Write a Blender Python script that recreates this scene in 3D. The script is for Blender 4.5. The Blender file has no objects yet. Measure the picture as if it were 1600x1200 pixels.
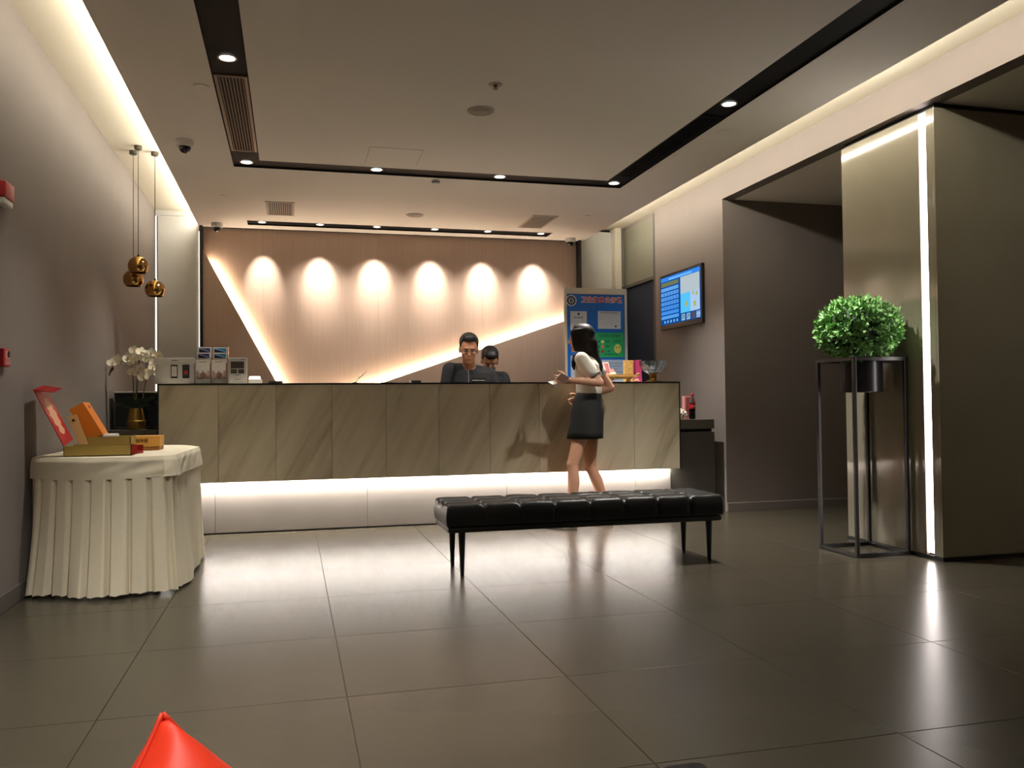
import bpy, bmesh, math, random
from mathutils import Vector, Matrix, noise
random.seed(7)
PI = math.pi
SC = bpy.context.scene
COL = SC.collection
# ------------------------------------------------------------------ camera
H, F, YAW, PITCH, ROLL = 1.0141, 1337.4, 0.2521, 0.0225, -0.0105
def cam_axes():
    f = Vector((math.sin(YAW)*math.cos(PITCH), math.cos(YAW)*math.cos(PITCH), math.sin(PITCH)))
    r = Vector((math.cos(YAW), -math.sin(YAW), 0)); u = r.cross(f)
    c, s = math.cos(ROLL), math.sin(ROLL)
    return c*r+s*u, -s*r+c*u, f
CR, CU, CF = cam_axes()
cd = bpy.data.cameras.new('camera'); cam = bpy.data.objects.new('camera', cd); COL.objects.link(cam)
cd.sensor_width = 36; cd.lens = F*36/1600; cd.clip_start = .05; cd.clip_end = 60
cam.matrix_world = Matrix(((CR.x, CU.x, -CF.x, 0), (CR.y, CU.y, -CF.y, 0), (CR.z, CU.z, -CF.z, H), (0, 0, 0, 1)))
SC.camera = cam
def at(px, py, y):
    """the point of the plane at room depth y seen at pixel px, py of the 1600x1200 photograph"""
    v = CF + CR*((px-800)/F) + CU*((600-py)/F)
    t = y/v.y
    return Vector((v.x*t, y, H+v.z*t))
# ------------------------------------------------------------------ world, view
wd = bpy.data.worlds.new('night'); SC.world = wd; wd.use_nodes = True
wd.node_tree.nodes['Background'].inputs[0].default_value = (.02, .022, .025, 1)
wd.node_tree.nodes['Background'].inputs[1].default_value = .3
SC.view_settings.view_transform = 'Standard'; SC.view_settings.look = 'None'
SC.view_settings.exposure = 0.34; SC.view_settings.gamma = 1.0; SC.view_settings.use_curve_mapping = False
try:
    SC.cycles.use_denoising = True; SC.cycles.denoiser = 'OPENIMAGEDENOISE'
    SC.cycles.max_bounces = 10; SC.cycles.diffuse_bounces = 5; SC.cycles.sample_clamp_indirect = 6
    SC.cycles.caustics_reflective = False; SC.cycles.caustics_refractive = False
except Exception:
    pass
# lamp powers, in one place
COVE_L, COVE_R, TOE_LED, DIAG_LED, COL_LED, SLIT_LED = 41, 60, 205, 115, 14.5, 2
SCALLOP_W, SPILL_W, DOWN_W, LENS = 70, 48, 120, 14
WARM = (1.0, .96, .88); PINKW = (1.0, .93, .86)
def spot(name, loc, target, watts, size, blend, col=WARM, radius=.03):
    l = bpy.data.lights.new(name, 'SPOT'); l.energy = watts; l.color = col
    l.spot_size = math.radians(size); l.spot_blend = blend; l.shadow_soft_size = radius
    o = bpy.data.objects.new(name, l); COL.objects.link(o); o.location = loc
    o.rotation_euler = (Vector(target)-Vector(loc)).to_track_quat('-Z', 'Y').to_euler()
    return o
ZC, ZU, ZS = 2.952, 3.11, 2.88
XL, XR, YE = -1.40, 3.86, 9.72
SCALLOPS = [(-.297, 9.385), (.303, 9.385), (.912, 9.385), (1.55, 9.385), (2.155, 9.385), (2.78, 9.385)]
DOWNS = [(-.34, 4.985), (-.34, 7.1), (.69, 7.1), (1.74, 7.1), (2.785, 7.1), (2.785, 5.033), (-.34, 2.93), (-.34, .87), (-.34, -1.19)]  # last two are unseen, added to light what faces the camera
GAIN = [.85, 1, 1.1, .35, 2.2, 2.7, 3.0, 1.2, 2.4]
for i, (x, y) in enumerate(SCALLOPS):
    spot('scallop_light', (x, y, ZC-.006), (x+.005, 9.75, 2.40), SCALLOP_W, 40, 1.0, PINKW, .012)
    if i: spot('scallop_spill', (x, y, ZC-.006), (x, 9.75, 1.2), SPILL_W, 84, 1.0, PINKW, .02)
for i, (x, y) in enumerate(DOWNS):
    spot('downlight_and_fill', (x, y, ZC-.004), (x, y, 0), DOWN_W*GAIN[i], 100, .9, WARM, .03)

# ------------------------------------------------------------------ materials
def lin(c):
    return tuple((v/12.92 if v <= .04045 else ((v+.055)/1.055)**2.4) for v in (k/255 for k in c))
MATS = {}
def mat(name, rgb, rough=.5, metal=0.0, var=0.0, scale=6.0, bump=0.0, stretch=(1, 1, 1), emit=0.0, trans=0.0, alpha=1.0, spec=.5, coat=0.0, rvar=0.0, obj_rand=0.0, sub=0.0, linear=False, ior=1.45):
    if name in MATS: return MATS[name]
    m = bpy.data.materials.new(name); m.use_nodes = True
    nt = m.node_tree; b = nt.nodes['Principled BSDF']
    c = tuple(rgb) if linear else lin(rgb)
    b.inputs['Base Color'].default_value = (*c, 1)
    b.inputs['Roughness'].default_value = rough; b.inputs['Metallic'].default_value = metal
    b.inputs['Specular IOR Level'].default_value = spec; b.inputs['IOR'].default_value = ior
    b.inputs['Transmission Weight'].default_value = trans; b.inputs['Alpha'].default_value = alpha
    b.inputs['Coat Weight'].default_value = coat; b.inputs['Coat Roughness'].default_value = .08
    if sub:
        b.inputs['Subsurface Weight'].default_value = sub; b.inputs['Subsurface Radius'].default_value = (.01, .004, .002)
    if emit:
        b.inputs['Emission Color'].default_value = (*c, 1); b.inputs['Emission Strength'].default_value = emit
    if var or bump or rvar:
        tc = nt.nodes.new('ShaderNodeTexCoord'); mp = nt.nodes.new('ShaderNodeMapping')
        mp.inputs['Scale'].default_value = stretch
        ns = nt.nodes.new('ShaderNodeTexNoise'); ns.inputs['Scale'].default_value = scale; ns.inputs['Detail'].default_value = 5
        nt.links.new(tc.outputs['Object'], mp.inputs['Vector']); nt.links.new(mp.outputs['Vector'], ns.inputs['Vector'])
        if var:
            rp = nt.nodes.new('ShaderNodeValToRGB')
            lo = tuple(max(0, v*(1-var)) for v in c); hi = tuple(min(1, v*(1+var)) for v in c)
            rp.color_ramp.elements[0].color = (*lo, 1); rp.color_ramp.elements[1].color = (*hi, 1)
            rp.color_ramp.elements[0].position = .3; rp.color_ramp.elements[1].position = .7
            nt.links.new(ns.outputs['Fac'], rp.inputs['Fac']); src = rp.outputs['Color']
            if obj_rand:
                oi = nt.nodes.new('ShaderNodeObjectInfo'); hs = nt.nodes.new('ShaderNodeHueSaturation')
                mr = nt.nodes.new('ShaderNodeMapRange'); mr.inputs['To Min'].default_value = 1-obj_rand; mr.inputs['To Max'].default_value = 1+obj_rand
                nt.links.new(oi.outputs['Random'], mr.inputs['Value']); nt.links.new(mr.outputs['Result'], hs.inputs['Value'])
                nt.links.new(src, hs.inputs['Color']); src = hs.outputs['Color']
            nt.links.new(src, b.inputs['Base Color'])
        if rvar:
            mr = nt.nodes.new('ShaderNodeMapRange'); mr.inputs['To Min'].default_value = max(0, rough-rvar); mr.inputs['To Max'].default_value = rough+rvar
            nt.links.new(ns.outputs['Fac'], mr.inputs['Value']); nt.links.new(mr.outputs['Result'], b.inputs['Roughness'])
        if bump:
            bp = nt.nodes.new('ShaderNodeBump'); bp.inputs['Strength'].default_value = bump; bp.inputs['Distance'].default_value = .004
            nt.links.new(ns.outputs['Fac'], bp.inputs['Height']); nt.links.new(bp.outputs['Normal'], b.inputs['Normal'])
    MATS[name] = m
    return m
def glow(name, rgb, strength):
    if name in MATS: return MATS[name]
    m = bpy.data.materials.new(name); m.use_nodes = True; nt = m.node_tree
    nt.nodes.remove(nt.nodes['Principled BSDF']); e = nt.nodes.new('ShaderNodeEmission')
    e.inputs[0].default_value = (*rgb, 1); e.inputs[1].default_value = strength
    nt.links.new(e.outputs[0], nt.nodes['Material Output'].inputs[0]); MATS[name] = m
    return m
def stone_mat(name, base, vein, angle):
    """veined stone: bands of stretched noise running diagonally, shifted from slab to slab"""
    m = bpy.data.materials.new(name); m.use_nodes = True; nt = m.node_tree; b = nt.nodes['Principled BSDF']
    tc = nt.nodes.new('ShaderNodeTexCoord'); oi = nt.nodes.new('ShaderNodeObjectInfo')
    ad = nt.nodes.new('ShaderNodeVectorMath'); ad.operation = 'MULTIPLY_ADD'
    cv = nt.nodes.new('ShaderNodeCombineXYZ')
    for k in range(3): nt.links.new(oi.outputs['Random'], cv.inputs[k])
    ad.inputs[1].default_value = (9, 9, 9); nt.links.new(cv.outputs[0], ad.inputs[0]); nt.links.new(tc.outputs['Object'], ad.inputs[2])
    mp = nt.nodes.new('ShaderNodeMapping'); mp.inputs['Rotation'].default_value = (0, math.radians(angle), 0)
    sc = nt.nodes.new('ShaderNodeMapping'); sc.inputs['Scale'].default_value = (4.2, 1, .45)
    nt.links.new(ad.outputs[0], mp.inputs['Vector']); nt.links.new(mp.outputs[0], sc.inputs['Vector'])
    n1 = nt.nodes.new('ShaderNodeTexNoise'); n1.inputs['Scale'].default_value = 1.3; n1.inputs['Detail'].default_value = 4; n1.inputs['Distortion'].default_value = .6
    n2 = nt.nodes.new('ShaderNodeTexNoise'); n2.inputs['Scale'].default_value = 4.5; n2.inputs['Detail'].default_value = 7
    nt.links.new(sc.outputs[0], n1.inputs['Vector']); nt.links.new(sc.outputs[0], n2.inputs['Vector'])
    mx = nt.nodes.new('ShaderNodeMath'); mx.operation = 'MULTIPLY_ADD'; mx.inputs[1].default_value = .35
    nt.links.new(n2.outputs['Fac'], mx.inputs[0]); nt.links.new(n1.outputs['Fac'], mx.inputs[2])
    rp = nt.nodes.new('ShaderNodeValToRGB'); e = rp.color_ramp.elements
    e[0].position = .46; e[0].color = (*lin(vein), 1); e[1].position = .84; e[1].color = (*lin(base), 1)
    q = e.new(.62); q.color = (*[(2*x+y)/3 for x, y in zip(lin(base), lin(vein))], 1)
    nt.links.new(mx.outputs[0], rp.inputs['Fac']); nt.links.new(rp.outputs['Color'], b.inputs['Base Color'])
    b.inputs['Roughness'].default_value = .42; b.inputs['Specular IOR Level'].default_value = .35
    MATS[name] = m
    return m
def veneer_mat(name, rgb):
    m = bpy.data.materials.new(name); m.use_nodes = True; nt = m.node_tree; b = nt.nodes['Principled BSDF']
    tc = nt.nodes.new('ShaderNodeTexCoord'); mp = nt.nodes.new('ShaderNodeMapping'); mp.inputs['Scale'].default_value = (1, 1, .035)
    n = nt.nodes.new('ShaderNodeTexNoise'); n.inputs['Scale'].default_value = 70; n.inputs['Detail'].default_value = 4
    nt.links.new(tc.outputs['Object'], mp.inputs[0]); nt.links.new(mp.outputs[0], n.inputs['Vector'])
    rp = nt.nodes.new('ShaderNodeValToRGB'); c = lin(rgb)
    rp.color_ramp.elements[0].position = .3; rp.color_ramp.elements[0].color = (*[v*.945 for v in c], 1)
    rp.color_ramp.elements[1].position = .7; rp.color_ramp.elements[1].color = (*[v*1.035 for v in c], 1)
    nt.links.new(n.outputs['Fac'], rp.inputs[0]); nt.links.new(rp.outputs[0], b.inputs['Base Color'])
    b.inputs['Roughness'].default_value = .6; b.inputs['Specular IOR Level'].default_value = .25
    MATS[name] = m
    return m

M_wall = mat('wall_paint', (122, 114, 109), .75, var=.03, scale=3, spec=.25)
M_ceil = mat('ceiling_paint', (234, 227, 217), .85, var=.015, scale=2, spec=.2)
M_cove = mat('cove_paint', (225, 216, 196), .85, spec=.2)
M_grey = mat('end_panel_paint', (214, 211, 205), .5, var=.04, scale=4, spec=.4)
M_black = mat('black_metal', (13, 13, 13), .45)
M_slot = mat('black_slot', (9, 9, 9), .7, spec=.2)
M_tile = mat('floor_tile_glaze', (64, 59, 49), .265, var=.05, scale=2.2, rvar=.012, obj_rand=.02, spec=.22)
M_grout = mat('grout', (45, 40, 33), .8)
M_stone = stone_mat('counter_stone', (212, 202, 178), (168, 156, 130), -28)
M_toe = mat('toe_board', (146, 138, 132), .6, var=.04, scale=5)
M_wood = veneer_mat('wood_veneer', (198, 172, 152))
M_col = mat('column_stone', (128, 122, 106), .09, var=.07, scale=1.6, spec=.6)
M_cab = mat('cabinet_grey', (72, 68, 62), .5)
M_cabtop = mat('cabinet_top', (88, 84, 76), .4)
M_white = mat('white_plastic', (225, 222, 214), .4)
M_offw = mat('offwhite_metal', (190, 180, 165), .5)
M_dome = mat('camera_dome', (16, 14, 14), .08, coat=.5)
M_leather = mat('black_leather', (14, 13, 13), .4, var=.2, scale=60, bump=.18)
M_legs = mat('black_wood_leg', (12, 11, 10), .4)
M_cloth = mat('cream_cloth', (226, 216, 192), .75, var=.02, scale=30, bump=.04, spec=.3)
M_gold = mat('gold_card', (172, 148, 82), .42, metal=.35, var=.05)
M_brass = mat('brass', (178, 136, 78), .16, metal=1.0)
M_brass2 = mat('brushed_brass', (150, 118, 60), .35, metal=1.0)
M_red = mat('red_card', (168, 26, 32), .4, var=.1, scale=20)
M_redt = mat('red_film', (170, 34, 38), .2, trans=.35, alpha=.8, ior=1.05)
M_orange = mat('orange_card', (214, 120, 30), .5, var=.04)
M_kraft = mat('amber_card', (196, 142, 62), .5, var=.04)
M_satin = mat('red_satin', (232, 56, 26), .5, var=.06, scale=8, spec=.45, bump=.06)
M_pink = mat('pink_card', (222, 82, 140), .5)
M_lpink = mat('pale_pink_card', (226, 150, 146), .5)
M_ink = mat('ink', (22, 22, 24), .6)
M_glass = mat('clear_glass', (240, 244, 245), .02, trans=1.0, spec=.5)
M_acryl = mat('clear_acrylic', (248, 248, 246), .03, trans=.96, ior=1.2)
M_frost = mat('frosted_glass', (112, 111, 97), .38, var=.02, spec=.5)
M_skin = mat('skin_woman', (212, 160, 132), .5, sub=.08, var=.03, scale=12)
M_skin2 = mat('skin_clerk', (176, 124, 92), .5, sub=.08, var=.03, scale=12)
M_hair = mat('dark_brown_hair', (28, 19, 16), .5, var=.35, scale=40, stretch=(1, 1, .06), bump=.6, spec=.35)
M_bhair = mat('black_hair', (12, 10, 10), .5, var=.3, scale=60, bump=.6)
M_blouse = mat('cream_blouse', (240, 232, 218), .7, var=.03, scale=18, bump=.2)
M_skirt = mat('charcoal_skirt', (34, 36, 37), .8, var=.08, scale=40)
M_suit = mat('dark_suit', (24, 25, 28), .8, var=.08, scale=30)
M_shirt = mat('dark_shirt', (40, 41, 44), .8)
M_leaf = mat('box_leaf', (118, 166, 94), .5, var=.35, scale=9)
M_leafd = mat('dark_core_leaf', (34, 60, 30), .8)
M_oleaf = mat('orchid_leaf', (24, 42, 22), .35)
M_stem = mat('orchid_stem', (82, 84, 44), .6)
M_petal = mat('white_petal', (232, 226, 206), .55, sub=.1)
M_lip = mat('petal_lip', (190, 150, 80), .5)
M_frame = mat('powder_black', (20, 19, 19), .35)
M_pot = mat('black_pot', (20, 20, 21), .3)
L_cove = glow('cove_led', (1.0, .93, .79), COVE_L); L_cover = glow('cove_led_right', (1.0, .93, .79), COVE_R)
L_toe = glow('toe_led', (1.0, .93, .85), TOE_LED); L_diag = glow('diagonal_led', (1.0, .82, .62), DIAG_LED)
L_col = glow('column_led', (1.0, .90, .86), COL_LED); L_slit = glow('slit_led', (1.0, .93, .80), SLIT_LED)
L_lens = glow('downlight_lens', (1.0, .95, .85), LENS)

# ------------------------------------------------------------------ object helpers
ORG = {}
def props(o, label=None, cat=None, group=None, kind=None):
    if label: o['label'] = label
    if cat: o['category'] = cat
    if group: o['group'] = group
    if kind: o['kind'] = kind
    return o
def thing(name, loc, label, cat, group=None):
    o = bpy.data.objects.new(name, None); COL.objects.link(o); o.location = loc; o.empty_display_size = .05
    ORG[o.name] = Vector(loc)
    return props(o, label, cat, group)
def link(name, me, parent=None, org=None, smooth=False, mats=(), label=None):
    """one mesh object; the mesh is given in room coordinates"""
    base = ORG[parent.name] if parent is not None else (Vector(org) if org else Vector((0, 0, 0)))
    if base.length: me.transform(Matrix.Translation(-base))
    for m in (mats if isinstance(mats, (list, tuple)) else [mats]): me.materials.append(m)
    if smooth:
        me.polygons.foreach_set('use_smooth', [True]*len(me.polygons))
        if smooth == 'auto':
            try: me.set_sharp_from_angle(angle=math.radians(38))
            except Exception: pass
    me.update()
    o = bpy.data.objects.new(name, me); COL.objects.link(o)
    if parent is not None: o.parent = parent
    else: o.location = base
    ORG[o.name] = base
    if label: o['label'] = label
    return o
def basis(d, up=Vector((0, 0, 1))):
    d = Vector(d).normalized(); up = Vector(up)
    if abs(d.dot(up)) > .97: up = Vector((0, 1, 0))
    a = d.cross(up).normalized(); b = a.cross(d).normalized()
    return a, b
class B:
    """collects closed shapes and links them as ONE mesh object"""
    def __init__(s): s.v = []; s.f = []
    def add(s, v, f):
        n = len(s.v); s.v += [Vector(p) for p in v]; s.f += [[i+n for i in q] for q in f]; return s
    def box(s, a, b, bev=0.0, M=None):
        (x0, y0, z0), (x1, y1, z1) = a, b
        if x0 > x1: x0, x1 = x1, x0
        if y0 > y1: y0, y1 = y1, y0
        if z0 > z1: z0, z1 = z1, z0
        if not bev:
            v = [Vector(p) for p in ((x0, y0, z0), (x1, y0, z0), (x1, y1, z0), (x0, y1, z0), (x0, y0, z1), (x1, y0, z1), (x1, y1, z1), (x0, y1, z1))]
            f = [(0, 3, 2, 1), (4, 5, 6, 7), (0, 1, 5, 4), (1, 2, 6, 5), (2, 3, 7, 6), (3, 0, 4, 7)]
        else:
            bm = bmesh.new(); bmesh.ops.create_cube(bm, size=1)
            bmesh.ops.scale(bm, vec=(x1-x0, y1-y0, z1-z0), verts=bm.verts)
            bmesh.ops.translate(bm, vec=((x0+x1)/2, (y0+y1)/2, (z0+z1)/2), verts=bm.verts)
            bmesh.ops.bevel(bm, geom=bm.edges[:], offset=min(bev, .45*min(x1-x0, y1-y0, z1-z0)), segments=2, affect='EDGES', profile=.6)
            bm.verts.index_update(); v = [p.co.copy() for p in bm.verts]; f = [[q.index for q in p.verts] for p in bm.faces]; bm.free()
        if M: v = [M @ p for p in v]
        return s.add(v, f)
    def prism(s, poly, d):
        """a planar polygon extruded along d"""
        n = len(poly); d = Vector(d); p = [Vector(q) for q in poly]
        f = [list(range(n))[::-1], [n+i for i in range(n)]] + [[i, (i+1) % n, n+(i+1) % n, n+i] for i in range(n)]
        return s.add(p+[q+d for q in p], f)
    def rings(s, rings, cap=True):
        k = len(rings[0]); v = [p for r in rings for p in r]; f = []
        for i in range(len(rings)-1):
            for j in range(k): f.append([i*k+j, i*k+(j+1) % k, (i+1)*k+(j+1) % k, (i+1)*k+j])
        if cap: f.append(list(range(k))[::-1]); f.append([(len(rings)-1)*k+j for j in range(k)])
        return s.add(v, f)
    def tube(s, path, r, seg=8):
        path = [Vector(p) for p in path]; R = []
        n = len(path); rr = r if isinstance(r, (list, tuple)) else [r]*n
        a = None
        for i, p in enumerate(path):
            d = (path[min(i+1, n-1)]-path[max(i-1, 0)]).normalized()
            if a is None: a, b = basis(d)
            else:
                a = (a-d*a.dot(d)).normalized(); b = a.cross(d)
                b = -b if False else b
            R.append([p+(a*math.cos(t)+b*math.sin(t))*rr[i] for t in (2*PI*j/seg for j in range(seg))])
        return s.rings(R)
    def lathe(s, prof, c, seg=24, axis=(0, 0, 1), ring=False):
        """prof: (radius, height) from one end to the other"""
        c = Vector(c); ax = Vector(axis).normalized(); a, b = basis(ax); R = []
        for r, h in prof:
            R.append([c+ax*h+(a*math.cos(t)+b*math.sin(t))*max(r, 1e-4) for t in (2*PI*j/seg for j in range(seg))])
        if ring: R.append(list(R[0]))
        return s.rings(R, not ring)
    def ell(s, c, ax, ay=None, az=None, seg=16, rng=10):
        """ellipsoid with semi-axis vectors ax, ay, az (or three numbers)"""
        c = Vector(c)
        if ay is None: ax, ay, az = Vector((ax[0], 0, 0)), Vector((0, ax[1], 0)), Vector((0, 0, ax[2]))
        R = []
        for i in range(rng+1):
            t = PI*i/rng; q = max(math.sin(t), .02)
            R.append([c+az*math.cos(t)+(ax*math.cos(u)+ay*math.sin(u))*q for u in (2*PI*j/seg for j in range(seg))])
        return s.rings(R)
    def cap(s, p0, r0, p1, r1, seg=12):
        """tapered capsule"""
        p0, p1 = Vector(p0), Vector(p1); d = (p1-p0).normalized(); a, b = basis(d); R = []
        for k in range(4):
            t = PI/2*(1-k/4); R.append((p0-d*r0*math.sin(t), r0*max(math.cos(t), .03)))
        R += [(p0, r0), (p1, r1)]
        for k in range(1, 5):
            t = PI/2*k/4; R.append((p1+d*r1*math.sin(t), r1*max(math.cos(t), .03)))
        return s.rings([[c+(a*math.cos(t)+b*math.sin(t))*r for t in (2*PI*j/seg for j in range(seg))] for c, r in R])
    def loft(s, secs, seg=24, e=1.0):
        """secs: (centre, half-width vector, half-depth vector)"""
        R = []
        for c, a, b in secs:
            c, a, b = Vector(c), Vector(a), Vector(b); q = []
            for j in range(seg):
                t = 2*PI*j/seg; x, y = math.cos(t), math.sin(t)
                q.append(c+a*math.copysign(abs(x)**e, x)+b*math.copysign(abs(y)**e, y))
            R.append(q)
        return s.rings(R)
    def mesh(s, name):
        me = bpy.data.meshes.new(name); me.from_pydata([tuple(p) for p in s.v], [], s.f)
        bm = bmesh.new(); bm.from_mesh(me); bmesh.ops.recalc_face_normals(bm, faces=bm.faces[:]); bm.to_mesh(me); bm.free()
        return me
    def build(s, name, m, parent=None, smooth=False, org=None, label=None):
        return link(name, s.mesh(name), parent, org, smooth, m, label)
    def remesh(s, name, m, parent, voxel=.006, smooth=3, factor=.5, label=None):
        """the union of the collected shapes as one continuous surface"""
        t = bpy.data.objects.new('tmp', s.mesh(name)); COL.objects.link(t)
        md = t.modifiers.new('r', 'REMESH'); md.mode = 'VOXEL'; md.voxel_size = voxel; md.use_smooth_shade = True
        if smooth:
            ms = t.modifiers.new('s', 'SMOOTH'); ms.iterations = smooth; ms.factor = factor
        dg = bpy.context.evaluated_depsgraph_get()
        me = bpy.data.meshes.new_from_object(t.evaluated_get(dg)); me.name = name
        old = t.data; bpy.data.objects.remove(t); bpy.data.meshes.remove(old)
        me.materials.clear()
        return link(name, me, parent, None, True, m, label)
CJK = None
def lettering(name, text, origin, right, up, size, m, parent, thick=.0006, offset=0.0, align='CENTER', label=None, width=None):
    """flat printed characters as a mesh: origin is the middle of the line (or its left end)"""
    cu = bpy.data.curves.new('t', 'FONT'); cu.body = text; cu.size = size; cu.align_x = align; cu.align_y = 'CENTER'
    cu.extrude = thick; cu.offset = offset; cu.resolution_u = 2
    t = bpy.data.objects.new('t', cu); COL.objects.link(t)
    dg = bpy.context.evaluated_depsgraph_get()
    me = bpy.data.meshes.new_from_object(t.evaluated_get(dg)); bpy.data.objects.remove(t); bpy.data.curves.remove(cu)
    me.name = name; me.materials.clear()
    r, u = Vector(right).normalized(), Vector(up).normalized(); n = r.cross(u); o = Vector(origin)
    if width and len(me.vertices):
        xs = [v.co.x for v in me.vertices]; w = max(xs)-min(xs)
        if w > 1e-6: me.transform(Matrix.Scale(width/w, 4, (1, 0, 0)))
    me.transform(Matrix(((r.x, u.x, n.x, o.x), (r.y, u.y, n.y, o.y), (r.z, u.z, n.z, o.z), (0, 0, 0, 1))))
    return link(name, me, parent, None, False, m, label)
def copy_tree(o, parent=None, loc=None, name=None):
    c = o.copy(); COL.objects.link(c)
    ORG[c.name] = Vector(loc) if loc is not None else ORG[o.name]
    if parent is not None: c.parent = parent
    if loc is not None: c.location = loc
    for ch in list(o.children): copy_tree(ch, c)
    return c
def relabel(o, label, group=None):
    o['label'] = label
    if group: o['group'] = group
    return o
def struct(name, b, m, parent=None, smooth=False):
    o = b.build(name, m, parent, smooth)
    if parent is None: o['kind'] = 'structure'
    return o
V = Vector
# ================================================================== ROOM
YR = -2.4      # wall behind the camera
XF = 7.0       # far side of the right-hand passage
floor = struct('floor', B().box((-1.5, YR, -.08), (XF, 9.9, -.004)), M_grout)
TX, TY, TS, J = -.6181, 6.2504, .8, .0016
shared = None
for i in range(-1, 10):
    for j in range(-5, 12):
        x0, x1 = TX+i*TS, TX+(i+1)*TS; y1, y0 = TY-j*TS, TY-(j+1)*TS
        cx0, cx1, cy0, cy1 = max(x0, XL), min(x1, XF), max(y0, YR), min(y1, 9.78)
        if cx1-cx0 < .05 or cy1-cy0 < .05: continue
        full = abs(cx1-cx0-TS) < 1e-4 and abs(cy1-cy0-TS) < 1e-4
        if full and shared is not None:
            o = shared.copy(); COL.objects.link(o); o.location = (cx0, cy0, 0); ORG[o.name] = V((cx0, cy0, 0)); continue
        me = B().box((cx0+J, cy0+J, -.012), (cx1-J, cy1-J, 0), .0012).mesh('floor_tile')
        me.transform(Matrix.Translation((-cx0, -cy0, 0))); me.materials.append(M_tile)
        o = bpy.data.objects.new('floor_tile', me); COL.objects.link(o); o.parent = floor; o.location = (cx0, cy0, 0)
        if full: shared = o

# ceiling: the lowered field with its slots, the raised coves on both sides
SL = dict(x0=-.445, x1=-.238, x2=2.688, x3=2.893, y0=-2.2, y1=-1.95, y2=7.0, y3=7.225, y4=9.30, y5=9.53, bx1=2.89)
cl = B(); T = ZC+.06; CX0, CX1 = -.941, 3.378
for a, b in (((CX0, YR), (SL['x0'], YE)), ((SL['x3'], YR), (CX1, YE)), ((SL['x1'], SL['y1']), (SL['x2'], SL['y2'])), ((SL['x0'], YR), (SL['x3'], SL['y0'])),
             ((SL['x0'], SL['y3']), (SL['x3'], SL['y4'])), ((SL['x0'], SL['y5']), (SL['x3'], YE))):
    cl.box((*a, ZC), (*b, T))
cl.box((CX0, YR, T-.001), (CX1, YE, ZU+.06))
ceiling = struct('ceiling', cl, M_ceil)
struct('cove_ceiling', B().box((-1.5, YR, ZU), (CX0, 9.9, ZU+.08)).box((CX1, YR, ZU), (4.0, 9.9, ZU+.08)), M_cove, ceiling)
# black slot linings (the loop, and the short one in front of the back wall)
lin_ = B(); z0, z1 = ZC+.001, ZC+.014; t = .004
def lining(b, x0, y0, x1, y1):
    b.box((x0, y0, z1), (x1, y1, z1+.006))
for r in ((SL['x0'], SL['y0'], SL['x1'], SL['y3']), (SL['x2'], SL['y0'], SL['x3'], SL['y3']), (SL['x1'], SL['y0'], SL['x2'], SL['y1']), (SL['x1'], SL['y2'], SL['x2'], SL['y3'])): lining(lin_, *r)
for (x0, y0, x1, y1) in ((SL['x0'], SL['y0'], SL['x0']+t, SL['y3']), (SL['x3']-t, SL['y0'], SL['x3'], SL['y3']), (SL['x0'], SL['y3']-t, SL['x3'], SL['y3']), (SL['x0'], SL['y0'], SL['x3'], SL['y0']+t),
                         (SL['x1']-t, SL['y1'], SL['x1'], SL['y2']), (SL['x2'], SL['y1'], SL['x2']+t, SL['y2']), (SL['x1'], SL['y2'], SL['x2'], SL['y2']+t), (SL['x1'], SL['y1']-t, SL['x2'], SL['y1'])):
    lin_.box((x0, y0, z0), (x1, y1, z1))
struct('slot_lining', lin_, M_slot, ceiling)
l2 = B(); lining(l2, SL['x0'], SL['y4'], SL['bx1'], SL['y5'])
for (x0, y0, x1, y1) in ((SL['x0'], SL['y4'], SL['bx1'], SL['y4']+t), (SL['x0'], SL['y5']-t, SL['bx1'], SL['y5']), (SL['x0'], SL['y4'], SL['x0']+t, SL['y5']), (SL['bx1']-t, SL['y4'], SL['bx1'], SL['y5'])): l2.box((x0, y0, z0), (x1, y1, z1))
struct('slot_lining', l2, M_slot, ceiling)
# LED lines in the coves
B().box((CX0-.012, YR+.1, ZC+.05), (CX0-.001, 9.68, ZC+.075)).build('cove_light', L_cove, ceiling)
B().box((CX1+.001, YR+.1, ZC+.05), (CX1+.012, 9.25, ZC+.075)).build('cove_light', L_cover, ceiling)
B().box((CX0-.016, YR, ZC), (CX0-.0005, 9.70, ZC+.046)).build('cove_ledge', M_ceil, ceiling)
B().box((CX1+.0005, YR, ZC), (CX1+.016, 9.70, ZC+.046)).build('cove_ledge', M_ceil, ceiling)

# walls
struct('wall_left', B().box((XL-.1, YR, 0), (XL, 9.9, ZU)), M_wall)
struct('baseboard_left', B().box((XL, YR, 0), (XL+.012, 9.7, .09), .003), mat('baseboard_paint', (92, 86, 82), .7, spec=.2))
struct('wall_rear', B().box((XL-.1, YR-.1, 0), (XF, YR, ZU)), M_wall)
wr = B().box((XR, 7.13, 0), (XR+.12, 8.66, ZU)).box((XR, 9.62, 0), (XR+.12, 9.9, ZU)).box((XR, YR, ZS), (XR+.12, 7.13, ZU)).box((XR+.03, 8.66, 3.07), (XR+.12, 9.62, ZU))
struct('wall_right', wr, M_wall)
al = struct('wall_alcove', B().box((XR+.12, 7.13, 0), (XF, 7.25, ZU)), M_wall)
struct('baseboard_alcove', B().box((XR+.002, 7.117, 0), (XF, 7.1295, .08), .003), M_wall)
struct('wall_side', B().box((XF, YR, 0), (XF+.1, 7.25, ZU)), M_wall)
struct('passage_ceiling', B().box((XR+.12, YR, ZS), (XF, 7.13, ZS+.06)), M_ceil)
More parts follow.
